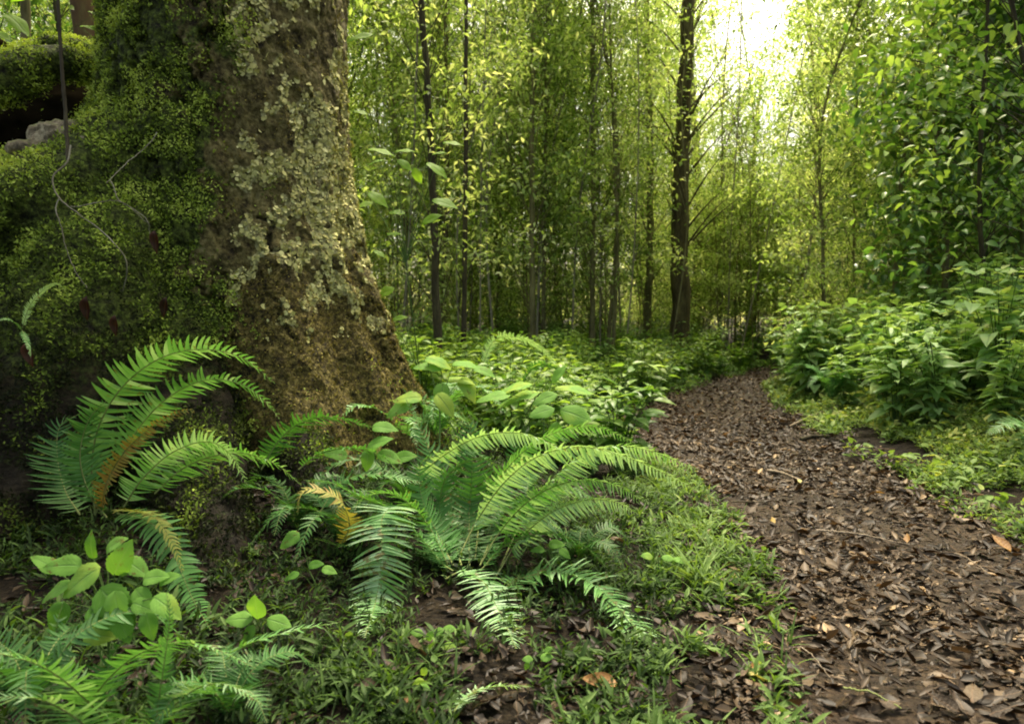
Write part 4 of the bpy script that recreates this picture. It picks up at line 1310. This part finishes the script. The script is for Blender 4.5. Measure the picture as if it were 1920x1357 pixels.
# the grass tuft
gx = P(1310, 1105, 2.5)
r = thing("grass_tuft", "upright tuft of long grass blades on the left verge", "grass tuft", (gx[0], gx[1], float(gz(gx[0], gx[1]))))
b = MB()
n = 26
b.inst(L_BLADE, rng.normal(0, 0.015, (n, 3)) * [1, 1, 0.2], eul(rng.normal(0, 0.3, n), -rng.normal(1.25, 0.2, n), rng.random(n) * 6.3), 0.13 + 0.07 * rng.random(n), 0.6 + 0.3 * rng.random(n))
b.build("blades", G["herb"], r)
# right verge
x, y = scatter_area(42000, 1.8, 7.0, 2.4, 11.0, 1.2)
d, s = path_d(x, y)
m = (d > -0.08 - 0.15 * rng.random(len(x))) & (d < 1.5) & (s > 0) & visible(x, y) & (herb_mask(x, y, 0.40, 2.2, 63) | (d > 0.3))
x, y = x[m], y[m]
b = MB()
tn = 0.4 + 0.5 * fbm(np.stack([x, y, x * 0], -1) * 3, 2, 67)
sprigs(b, x, y, L_LANCE, 0.042, 4, tn, 0.08)
big = rng.random(len(x)) < 0.10
sprigs(b, x[big], y[big], L_OV, 0.06, 5, tn[big] + 0.1, 0.14, 0.35)
o = b.build("grass", G["herb"])
tag(o, "low green herbs spreading at the foot of the right bank", "ground cover", kind="stuff")
# middle left
x, y = scatter_area(26000, -3.0, 6.0, 4.3, 13.0, 1.0)
d, s = path_d(x, y)
m = (d > -0.10 * rng.random(len(x))) & herb_mask(x, y, 0.42, 4.0, 77) & (s < 0) & visible(x, y) & (np.hypot(x - TX, y - TY) > 1.0)
x, y = x[m], y[m]
b = MB()
tn = 0.12 + 0.6 * fbm(np.stack([x, y, x * 0], -1) * 3, 2, 68)
sprigs(b, x, y, L_LANCE, 0.06, 3, tn, 0.14)
o = b.build("ground_cover", G["under"])
tag(o, "low leafy ground cover between the trunk and the far bend of the path", "ground cover", kind="stuff")

# leaf litter: counted leaves near, the rest as a carpet
def litter(b, x, y, size, tint, lift=0.012, flat=0.28):
    n = len(x)
    z = gz(x, y) + 0.018 + lift * rng.random(n)
    R = eul(rng.normal(0, flat, n), rng.normal(0, flat, n), rng.random(n) * 2 * PI)
    k = rng.integers(0, 4, n)
    for q in range(4):
        m = k == q
        b.inst(L_DEAD[q], np.stack([x, y, z], -1)[m], R[m], size[m], tint[m])


b = MB()
x, y = scatter_area(105000, 0.2, 5.2, 1.25, 7.0, 1.25)
d, s = path_d(x, y)
m = (d < -0.04 + 0.16 * rng.random(len(x))) & visible(x, y)
x, y = x[m], y[m]
pn_ = fbm(np.stack([x, y, x * 0], -1) * 2.2, 3, 81)
keep = rng.random(len(x)) < np.clip(0.7 + 4.5 * (pn_ - 0.47), 0.4, 1)
x, y, pn_ = x[keep], y[keep], pn_[keep]
n = len(x)
litter(b, x, y, np.where(rng.random(n) < 0.66, 0.008 + 0.018 * rng.random(n), 0.028 + 0.050 * rng.random(n) ** 1.6), np.clip(rng.normal(0.25, 0.27, n) + (pn_ - 0.5) * 0.5, 0, 0.96), flat=0.22)
for q in range(260):
    x0_, y0_ = 0.3 + 3.6 * rng.random(), 1.4 + 5.5 * rng.random()
    if path_d(x0_, y0_)[0] > 0.1:
        continue
    a_ = rng.random() * 6.3
    l_ = 0.05 + 0.16 * rng.random() ** 2
    tt_ = np.linspace(-0.5, 0.5, 5)
    qx, qy = x0_ + tt_ * l_ * math.cos(a_) + rng.normal(0, 0.003, 5), y0_ + tt_ * l_ * math.sin(a_) + rng.normal(0, 0.003, 5)
    b.tube(np.stack([qx, qy, gz(qx, qy) + 0.032], -1), 0.0012 + 0.0016 * rng.random(), 4, 0.3 + 0.6 * rng.random())
x, y = scatter_area(26000, 0.5, 8.0, 6.5, 14.0, 1.0)
d, s = path_d(x, y)
m = (d < 0.15)
x, y = x[m], y[m]
n = len(x)
litter(b, x, y, 0.03 + 0.05 * rng.random(n), np.clip(rng.normal(0.42, 0.2, n), 0, 0.96))
o = b.build("leaf_litter", G["litter"])
tag(o, "carpet of brown fallen leaves and scraps covering the path", "leaf litter", kind="stuff")
b = MB()
x, y = scatter_area(16000, -2.6, 1.2, 1.25, 4.0, 1.2)
d, s = path_d(x, y)
m = (d > 0.0) & (s < 0) & visible(x, y) & ~herb_mask(x, y, 0.60) & (rng.random(len(x)) < np.where((x > -1.7) & (x < 0.2) & (y > 1.9), 0.45, 0.8))
x, y = x[m], y[m]
n = len(x)
litter(b, x, y, np.where(rng.random(n) < 0.6, 0.012 + 0.014 * rng.random(n), 0.03 + 0.04 * rng.random(n)), np.clip(rng.normal(0.12, 0.16, n), 0, 0.65))  # low tints put the verge's shade into the leaf colour
o = b.build("leaf_litter", G["litter"])
tag(o, "fallen leaves under the ferns on the left verge, darkened as painted shade", "leaf litter", kind="stuff")

# single fallen leaves one can pick out
NEAR = []
bigleaf = []
for q in range(12):
    b = MB()
    tp = (L_DEAD[q % 4][0] + rng.normal(0, 0.03, L_DEAD[q % 4][0].shape), L_DEAD[q % 4][1], L_DEAD[q % 4][2])
    b.inst(tp, np.zeros((1, 3)), eul(np.zeros(1), np.zeros(1), np.zeros(1)), np.ones(1), np.array([0.25 + 0.5 * rng.random()]))
    bigleaf.append(b.mesh("fallen_leaf"))
    bigleaf[-1].materials.append(G["litter"])
bigleaf_y = []
for tnt in (0.1, 0.45, 0.9):
    b = MB()
    b.inst(L_DEAD[int(tnt * 4) % 4], np.zeros((1, 3)), eul(np.zeros(1), np.zeros(1), np.zeros(1)), np.ones(1), np.array([tnt]))
    bigleaf_y.append(b.mesh("fallen_leaf"))
    bigleaf_y[-1].materials.append(G["yellow"])


def ray_ground(px, py):
    for dd in np.arange(1.0, 16, 0.01):
        p = P(px, py, dd)
        if p[2] <= gz(p[0], p[1]) + 0.012:
            return p
    return p


def put_leaf(me, p, s, label, group=None, tilt=0.3, rz=None):
    o = bpy.data.objects.new("fallen_leaf", me)
    COL.objects.link(o)
    o.location = (p[0], p[1], float(gz(p[0], p[1])) + 0.035)
    o.scale = (s, s, s)
    o.rotation_euler = (random.gauss(0, tilt), random.gauss(0, tilt), random.random() * 6.3 if rz is None else rz)
    tag(o, label, "fallen leaf", group)
    return o


for (px, py, s, kind, lb) in ((1400, 1280, 0.085, 2, "large pale yellow leaf with green edge lying at the verge near the bottom"), (1432, 1262, 0.06, 0, "upright orange brown leaf right beside the large yellow leaf"), (1492, 1270, 0.035, 1, "small bright yellow leaf right of the orange brown leaf"),
                             (1338, 1050, 0.04, 1, "orange yellow leaf beside the grass tuft on the verge"), (1447, 978, 0.05, 1, "small yellow leaf on the path above the mossy patch"), (1225, 1060, 0.07, 0, "long orange leaf standing under the pale seedling"),
                             (1700, 1028, 0.05, 0, "orange leaf at the right end of the pale stick"), (1422, 838, 0.06, 1, "yellow leaf on the far path just left of its middle"), (745, 1335, 0.05, 0, "orange leaf on the dark soil at the bottom centre"), (1640, 930, 0.05, 0, "small orange leaf on the right half of the middle path"),
                             (1160, 1300, 0.09, 0, "reddish leaf half buried in the grass of the verge"), (1895, 1045, 0.09, 0, "tan orange leaf near the right edge of the path"), (1320, 940, 0.06, 2, "pale green leaf on the left edge of the path by the fern tips"), (1500, 912, 0.05, 2, "pale leaf scrap in the middle of the path behind the stick")):
    put_leaf(bigleaf_y[kind], ray_ground(px, py), s * 1.15, lb)
n = 0
while n < 150:
    px, py = 600 + 1400 * random.random(), 860 + 520 * random.random() ** 0.9
    p = ray_ground(px, min(py, 1360)) if True else None
    d, s = path_d(p[0], p[1])
    if d > 0.05 and random.random() < 0.86:
        continue
    o = put_leaf(bigleaf[random.randrange(12)], p, 0.04 + 0.04 * random.random(), "brown fallen leaf lying on the path" if d <= 0.05 else "brown fallen leaf lying in the verge", "fallen leaves on the path" if d <= 0.05 else "fallen leaves in the verge")
    n += 1

# sticks
def stick(label, a, c, r, mat=G["twig"], bend=0.01):
    a3, c3 = ray_ground(*a), ray_ground(*c)
    a3[2] = float(gz(a3[0], a3[1])) + 0.04
    c3[2] = float(gz(c3[0], c3[1])) + 0.035
    mid = (a3 + c3) / 2 + [0, bend, 0.01]
    return wire("stick", label, "stick", [a3, (a3 * 0.7 + c3 * 0.3) + [0, -bend * 0.5, 0.01], mid, c3], r, r * 0.6, mat)


stick("pale curved stick lying across the middle of the path", (1530, 1005), (1705, 1032), 0.005)
stick("thin dark twig slanting on the right side of the path", (1790, 1050), (1850, 1085), 0.003)
stick("thick short pale stick piece above the small yellow leaf on the path", (1440, 890), (1500, 908), 0.012)
stick("thin twig lying on the lower path near its left edge", (1500, 1230), (1560, 1290), 0.002)
stick("long grey branch lying in the herbs at the edge of the far right verge", (1480, 805), (1570, 765), 0.012)
stick("yellowish twig at the bottom of the path", (1580, 1310), (1690, 1345), 0.003, G["stalk"])
stick("dark stick lying on the left part of the middle path", (1330, 958), (1440, 950), 0.005, G["bark_dark"])
stick("dark stub of root crossing the far part of the path", (1500, 830), (1545, 822), 0.02, G["bark_dark"])


# ------------------------------------------------------------------ undergrowth plants and the right bank
def plant_proto(name, label, cat, group, mat, tpl, stems, hgt, leaf, pairs, spread, seed, tn=0.5):
    r_ = np.random.default_rng(seed)
    r = thing(name, label, cat, (0, 0, 0), group)
    b, st = MB(), MB()
    for k in range(stems):
        a = r_.random() * 2 * PI
        h = hgt * (0.6 + 0.4 * r_.random())
        sp = spread * r_.random()
        e = np.array([math.cos(a), math.sin(a), 0])
        q, _ = catmull([e * 0.02, e * sp * 0.4 + [0, 0, h * 0.55], e * sp + [0, 0, h]], 14)
        st.tube(q, np.linspace(0.004, 0.0015, 14) * (hgt / 0.6), 4)
        for j in range(pairs):
            t = 0.30 + 0.70 * j / max(1, pairs - 1)
            p = q[min(13, int(t * 13))]
            az = j * 1.9 + a
            for sg in range(2 if j < pairs - 1 else 4):
                an = az + sg * (PI if j < pairs - 1 else PI / 2) + r_.normal(0, 0.25)
                x = np.array([math.cos(an), math.sin(an), 0.12 + r_.normal(0, 0.25)])
                s = leaf * (0.65 + 0.6 * r_.random()) * (0.75 + 0.5 * math.sin(PI * t))
                pet = p + x * s * 0.35
                st.tube([p, pet], [0.0012, 0.001], 3)
                b.inst(tpl, pet[None], frame_from(x[None], np.array([[r_.normal(0, 0.25), r_.normal(0, 0.25), 1.0]])), np.array([s]), np.array([np.clip(tn + r_.normal(0, 0.17) + 0.25 * (t - 0.6), 0, 1)]))
    b.build("foliage", G[mat], r)
    st.build("stem", G["stem"], r)
    return r


bank = [plant_proto("bank_plant", "knee high broad leaved plant in the thicket on the right bank", "plant", "leafy plants on the right bank", "bank", L_HEART, 10, 0.84, 0.115, 8, 0.40, 200 + k, 0.62) for k in range(4)]
under = [plant_proto("undergrowth_plant", "small leafy plant in the undergrowth left of the path", "plant", "undergrowth plants left of the path", "under", L_OV, 11, 0.60, 0.080, 7, 0.30, 220 + k, 0.6) for k in range(4)]
farund = [plant_proto("undergrowth_plant", "small leafy plant at the foot of the slender trees", "plant", "undergrowth plants under the slender trees", "under", L_OV, 12, 0.62, 0.09, 6, 0.4, 240 + k, 0.6) for k in range(3)]


def place(protos, spots, smin=0.8, smax=1.25, first=None):
    for k, (x, y) in enumerate(spots):
        z = float(gz(x, y)) - 0.01
        s = smin + (smax - smin) * random.random()
        if k < len(protos):
            o = protos[k]
            o.location = (x, y, z)
            o.rotation_euler = (0, 0, random.random() * 6.3)
            o.scale = (s, s, s)
        else:
            dup(protos[k % len(protos)], (x, y, z), random.random() * 6.3, s, tilt=(random.gauss(0, 0.08), random.gauss(0, 0.08)))


def spots(n, x0, x1, y0, y1, ok, dmin):
    out = []
    tries = 0
    while len(out) < n and tries < 60000:
        tries += 1
        x, y = x0 + (x1 - x0) * random.random(), y0 + (y1 - y0) * random.random()
        if not ok(x, y):
            continue
        if any((x - a) ** 2 + (y - c) ** 2 < dmin ** 2 for a, c in out):
            continue
        out.append((x, y))
    return out


def right_ok(x, y):
    d, s = path_d(x, y)
    lim = 0.36 + 0.22 * (y < 5.0) - 0.3 * (y > 8)
    return s > 0 and d > lim and d < 3.4 and abs(x) < 0.80 * y + 0.4


def left_ok(x, y):
    d, s = path_d(x, y)
    return s < 0 and 0.12 < d < 5.5 and abs(x) < 0.80 * y + 0.4 and math.hypot(x - TX, y - TY) > 1.5 and (y > 5.4 or (x > -0.2 and y > 4.3 and d > 0.15))


place(bank, spots(115, 2.5, 9, 4.0, 12.5, right_ok, 0.30), 0.8, 1.4)
place(under, spots(210, -2.5, 5.5, 4.3, 12.5, left_ok, 0.26), 0.75, 1.45)
place(farund, spots(130, -9, 11, 12.0, 17, lambda x, y: path_d(x, y)[0] > 0.2 and abs(x) < 0.8 * y, 0.5), 0.9, 1.5)


# ------------------------------------------------------------------ trees
def tree_proto(name, label, group, hgt, r0, leaves, leafsize, spread, zlo, seed, mat, bark, tpl=L_CARD, clumps=60, lean=0.25, branches=True, topw=1.0):
    r_ = np.random.default_rng(seed)
    r = thing(name, label, "tree", (0, 0, 0), group)
    q, _ = catmull([(0, 0, -0.1), (r_.normal(0, 0.05), r_.normal(0, 0.05), hgt * 0.3), (r_.normal(0, lean * .6), r_.normal(0, lean * .6), hgt * 0.65), (r_.normal(0, lean), r_.normal(0, lean), hgt)], 40)
    t = MB()
    rad = np.linspace(r0, r0 * 0.3, 40)
    rad[:4] *= np.array([1.6, 1.3, 1.12, 1.04])
    rad = rad * (1 + 0.10 * np.sin(np.arange(40) * 1.7 + seed) * r_.random(40))
    q = q + r_.normal(0, min(r0 * 0.10, 0.012), q.shape) * np.array([1, 1, 0])
    t.tube(q, rad, 10)
    t.build("trunk", G[bark], r)
    b, br = MB(), MB()
    zs = zlo + (hgt - zlo) * r_.random(clumps) ** topw
    cs = []
    for z in zs:
        k = int(np.clip(z / hgt * 39, 0, 39))
        a = r_.random() * 2 * PI
        rr = spread * (0.25 + 0.75 * r_.random())
        c = q[k] + np.array([math.cos(a) * rr, math.sin(a) * rr, 0.25 * r_.random()])
        cs.append(c)
        k0 = max(0, k - 3)
        if branches:
            bq, _ = catmull([q[k0], (q[k0] + c) / 2 + [0, 0, 0.08], c], 6)
            br.tube(bq, np.linspace(max(0.005, r0 * 0.13), 0.003, 6), 4)
    cs = np.array(cs)
    m = r_.integers(0, clumps, leaves)
    off = r_.normal(0, 1, (leaves, 3)) * np.array([0.26, 0.26, 0.15]) * (spread * 0.55 + 0.16)
    pos = cs[m] + off
    pos[:, 2] = np.maximum(pos[:, 2], 0.15)
    ct = r_.normal(0, 0.2, clumps)
    rot = eul(r_.normal(0, 0.55, leaves), r_.normal(0.35, 0.45, leaves), r_.random(leaves) * 2 * PI)
    b.inst(tpl, pos, rot, leafsize * (0.55 + 0.9 * r_.random(leaves)), np.clip(0.5 + ct[m] + r_.normal(0, 0.2, leaves), 0, 1))
    cr = b.build("crown", G[mat], r)
    if branches:
        br.build("branch", G[bark], cr)
    return r


GRP = "slender young trees of the thicket behind the path"
sap = [tree_proto("young_tree", "slender young tree in the dense thicket behind the path", GRP, h, 0.018 + 0.006 * k, nl, 0.078, 1.0, zlo, 300 + k, "forest", "bark_sap", clumps=cl_, lean=0.55)
       for k, (h, nl, zlo, cl_) in enumerate(((9.5, 8000, 1.0, 150), (8.0, 7500, 0.6, 140), (11, 8500, 1.5, 160), (6.5, 7000, 0.5, 130), (10, 7500, 1.6, 140)))]


def gap(x, y):
    """leave the bright opening above the bend of the path"""
    px = x / y * FPX + 960
    return 1285 < px < 1525


def thick_ok(x, y):
    d, s = path_d(x, y)
    px = x / y * FPX + 960
    if abs(x) > 0.8 * y + 1.0 or d < 0.5:
        return False
    if gap(x, y) and y < 40:
        return False
    if 1160 < px < 1380 and y < 13.4:
        return False
    if s < 0 and y < 11.0:
        return False
    if s > 0 and y < 9:
        return False
    return True


tsp = spots(165, -16, 18, 8.5, 23, thick_ok, 0.62)
for k, (x, y) in enumerate(tsp):
    z = float(gz(x, y)) - 0.05
    s = 0.85 + 0.4 * random.random()
    if k < len(sap):
        o = sap[k]
        o.location = (x, y, z)
        o.rotation_euler = (0, 0, random.random() * 6.3)
    else:
        dup(sap[k % 5], (x, y, z), random.random() * 6.3, s, tilt=(random.gauss(0, 0.055), random.gauss(0, 0.055)))

# low bamboo-like trees filling the bright opening (short, so the sky stays open above them)
lowp = [tree_proto("thin_stemmed_shrub", "thin stemmed shrub glowing in the opening at the bend of the path", "thin stemmed shrubs at the bend of the path", 4.0 + 0.4 * k, 0.016, 2200, 0.07, 0.65, 0.9, 330 + k, "forest", "bark_sap", clumps=60) for k in range(3)]
lsp = spots(38, 3, 10, 13.6, 20, lambda x, y: 1290 < x / y * FPX + 960 < 1520 and path_d(x, y)[0] > 0.2, 0.45)
for k, (x, y) in enumerate(lsp):
    z = float(gz(x, y)) - 0.05
    s = 0.8 + 0.5 * random.random()
    if k < 3:
        lowp[k].location = (x, y, z)
    else:
        dup(lowp[k % 3], (x, y, z), random.random() * 6.3, s)

for k, (x, y, h_) in enumerate(((4.7, 15.4, 9.5), (7.2, 16.4, 9.0), (5.5, 16.0, 8.0))):
    r = tree_proto("young_tree", "airy young tree whose few leaves veil the bright opening", "airy young trees in the bright opening", h_, 0.03, 900, 0.09, 1.0, 3.2, 350 + k, "forest", "bark_sap", clumps=40)
    r.location = (x, y, float(gz(x, y)) - 0.05)

bare = [tree_proto("thin_stem_tree", "thin pale stemmed tree with hardly any leaves on its lower stem", "thin pale stems in front of the thicket", h_, r1, 420, 0.08, 0.6, 2.6, 360 + k, "forest", "bark_pale" if k != 1 else "bark_sap", clumps=22, lean=0.35) for k, (h_, r1) in enumerate(((8.0, 0.016), (7.0, 0.013), (9.0, 0.02)))]
bsp = spots(34, -2.5, 9, 10.6, 14.5, lambda x, y: path_d(x, y)[0] > 0.4 and path_d(x, y)[1] < 0 and 740 < x / y * FPX + 960 < 1600, 0.35)
for k, (x, y) in enumerate(bsp):
    z = float(gz(x, y)) - 0.05
    if k < 3:
        bare[k].location = (x, y, z)
    else:
        dup(bare[k % 3], (x, y, z), random.random() * 6.3, 0.8 + 0.4 * random.random(), tilt=(random.gauss(0, 0.06), random.gauss(0, 0.06)))

# the trees one can tell apart
def solo(label, px, d, dia_px, hgt, kind=0, bark="bark_dark", leaves=1500, zlo=3.0, spread=0.9, lean=0.15, name="tree", mat="forest", seed=0, toppx=None, lsz=0.08):
    x = (px - 960) / FPX * d
    z = float(gz(x, d))
    r = tree_proto(name, label, None, hgt, dia_px / FPX * d / 2, leaves, lsz, spread, zlo, 400 + seed, mat, bark, clumps=max(10, leaves // 40), lean=lean)
    r.location = (x, d, z - 0.05)
    if toppx is not None:
        r.rotation_euler[1] = math.atan(((toppx - px) / FPX * d) / (700 / FPX * d))
    return r


solo("thickest dark trunk of the thicket, standing left of the bright opening", 1277, 12.4, 37, 12, bark="bark_brown", leaves=2600, zlo=2.4, spread=1.2, seed=1, lean=0.1)
solo("straight thin dark tree just left of the thickest trunk", 1213, 13.6, 15, 12, leaves=3000, zlo=1.6, bark="bark_sap", spread=1.1, seed=2, lean=0.08)
solo("thin black tree close behind the mossy trunk, its lower stem darkest", 822, 8.0, 17, 9, leaves=2200, zlo=1.7, seed=3, lean=0.05, toppx=796)
solo("thin black tree right beside the darker one behind the mossy trunk", 868, 9.0, 11, 9, leaves=2200, zlo=1.6, seed=4, lean=0.05, toppx=874)
solo("slim straight tree midway between the two dark pairs", 1110, 11.5, 11, 11, leaves=3000, zlo=1.4, bark="bark_sap", spread=1.1, seed=5, lean=0.08)
solo("very thin bare stem just right of the slim straight tree", 1146, 11.4, 8, 7, leaves=1500, zlo=1.4, bark="bark_sap", seed=6, lean=0.08)
solo("thin stem left of the slim straight tree in the green haze", 1018, 11.8, 9, 9, leaves=2500, zlo=1.2, bark="bark_sap", seed=7, lean=0.08)
solo("brownish tree right behind the thickest trunk", 1304, 17.0, 18, 12, leaves=1500, zlo=3.6, seed=8, bark="bark_sap")
solo("pale distant trunk seen in the bright opening", 1408, 21.0, 14, 8, leaves=600, zlo=4.2, seed=9, bark="bark_sap", spread=0.5)
solo("pale thin trunk among the leaves at the far right", 1862, 9.5, 12, 10, leaves=900, zlo=3.2, seed=10, bark="bark_pale")
solo("thin pale pole standing at the left end of the right bank", 1507, 12.0, 8, 5, leaves=400, zlo=2.2, seed=11, bark="bark_pale", spread=0.5)
solo("grey trunk behind the arching root, upper left", 85, 6.5, 24, 9, leaves=500, zlo=4.0, seed=12, bark="bark_sap")
solo("wide reddish brown trunk behind the arching root", 188, 7.5, 66, 10, leaves=500, zlo=4.5, seed=13, bark="bark_red")
for k, (x, y) in enumerate(((-6.2, 7.0), (-5.2, 8.0), (-7.0, 9.0), (-4.4, 9.2), (-6.4, 10.8))):
    r = tree_proto("broadleaf_tree", "dark leafed tree in the shade behind the arching root", "dark trees behind the arching root", 5.5 + k * 0.4, 0.05, 2600, 0.10, 0.9, 1.4, 450 + k, "glossy", "bark_dark", clumps=50)
    r.location = (x, y, float(gz(x, y)))

# broad leaved trees rising over the right bank
rp = [tree_proto("broadleaf_tree", "broad leaved tree rising behind the right bank", "broad leaved trees over the right bank", h, 0.045, nl, ls, sp, zl_, 500 + k, "glossy", "bark_sap", tpl=L_OV, clumps=cl2) for k, (h, nl, ls, sp, zl_, cl2) in enumerate(((5.2, 2600, 0.12, 1.0, 0.9, 60), (6.4, 3000, 0.11, 1.1, 1.4, 60), (4.2, 2400, 0.10, 0.9, 0.5, 55)))]
rs = [(5.3, 8.5), (6.0, 8.0), (6.2, 10.2), (7.0, 9.0), (6.6, 7.6), (7.0, 10.4), (7.0, 12.4), (8.0, 9.8), (6.8, 11.8), (8.4, 11.2), (8.2, 12.8)]
for k, (x, y) in enumerate(rs):
    z = float(gz(x, y)) - 0.03
    if k < 3:
        rp[k].location = (x, y, z)
    else:
        dup(rp[k % 3], (x, y, z), random.random() * 6.3, 0.85 + 0.35 * random.random(), tilt=(random.gauss(0, 0.05), random.gauss(0, 0.05)))

for k, (x, y, h_, lb) in enumerate(((4.6, 5.8, 5.6, "nearest broad leaved tree, its branches overhanging the top right corner"), (5.1, 7.2, 6.0, "leaning broad leaved tree whose branches reach left over the path"))):
    r = tree_proto("broadleaf_tree", lb, None, h_, 0.03, 2600, 0.085, 1.25, 1.1 + 0.5 * k, 540 + k, "glossy", "bark_dark", tpl=L_OV, clumps=56, lean=0.3)
    r.location = (x, y, float(gz(x, y)) - 0.03)
    r.rotation_euler = (0, -0.07, 0)

# far-off wood, read as one mass
b = MB()
n = 70000
x = rng.uniform(-40, 40, n)
y = rng.uniform(24, 38, n)
hh = 7 + 4 * fbm(np.stack([x * 0.3, y * 0.3, x * 0], -1), 2, 99)
px = x / y * FPX + 960
hh = np.where((px > 1290) & (px < 1510), 4.8, hh)
z = gz(x, y, False) + rng.random(n) ** 0.85 * hh
cm = fbm(np.stack([x, y, z], -1) * 0.8, 3, 98)
k = cm > 0.50 + 0.012 * z
x, y, z = x[k], y[k], z[k]
n = len(x)
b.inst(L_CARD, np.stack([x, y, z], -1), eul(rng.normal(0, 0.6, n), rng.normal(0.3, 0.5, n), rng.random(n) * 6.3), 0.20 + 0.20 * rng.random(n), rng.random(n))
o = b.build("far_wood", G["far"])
tag(o, "distant wood of green foliage with painted-in pale haze seen through the slender trees", "wood", kind="stuff")

# ------------------------------------------------------------------ render settings
scene.view_settings.view_transform = "Standard"
scene.view_settings.look = "None"
scene.view_settings.exposure = 0
scene.view_settings.gamma = 1
cy = scene.cycles
cy.use_denoising = True
cy.max_bounces = 8
cy.diffuse_bounces = 4
cy.glossy_bounces = 2
cy.transmission_bounces = 6
cy.transparent_max_bounces = 4
cy.sample_clamp_indirect = 6
cy.filter_width = 1.9
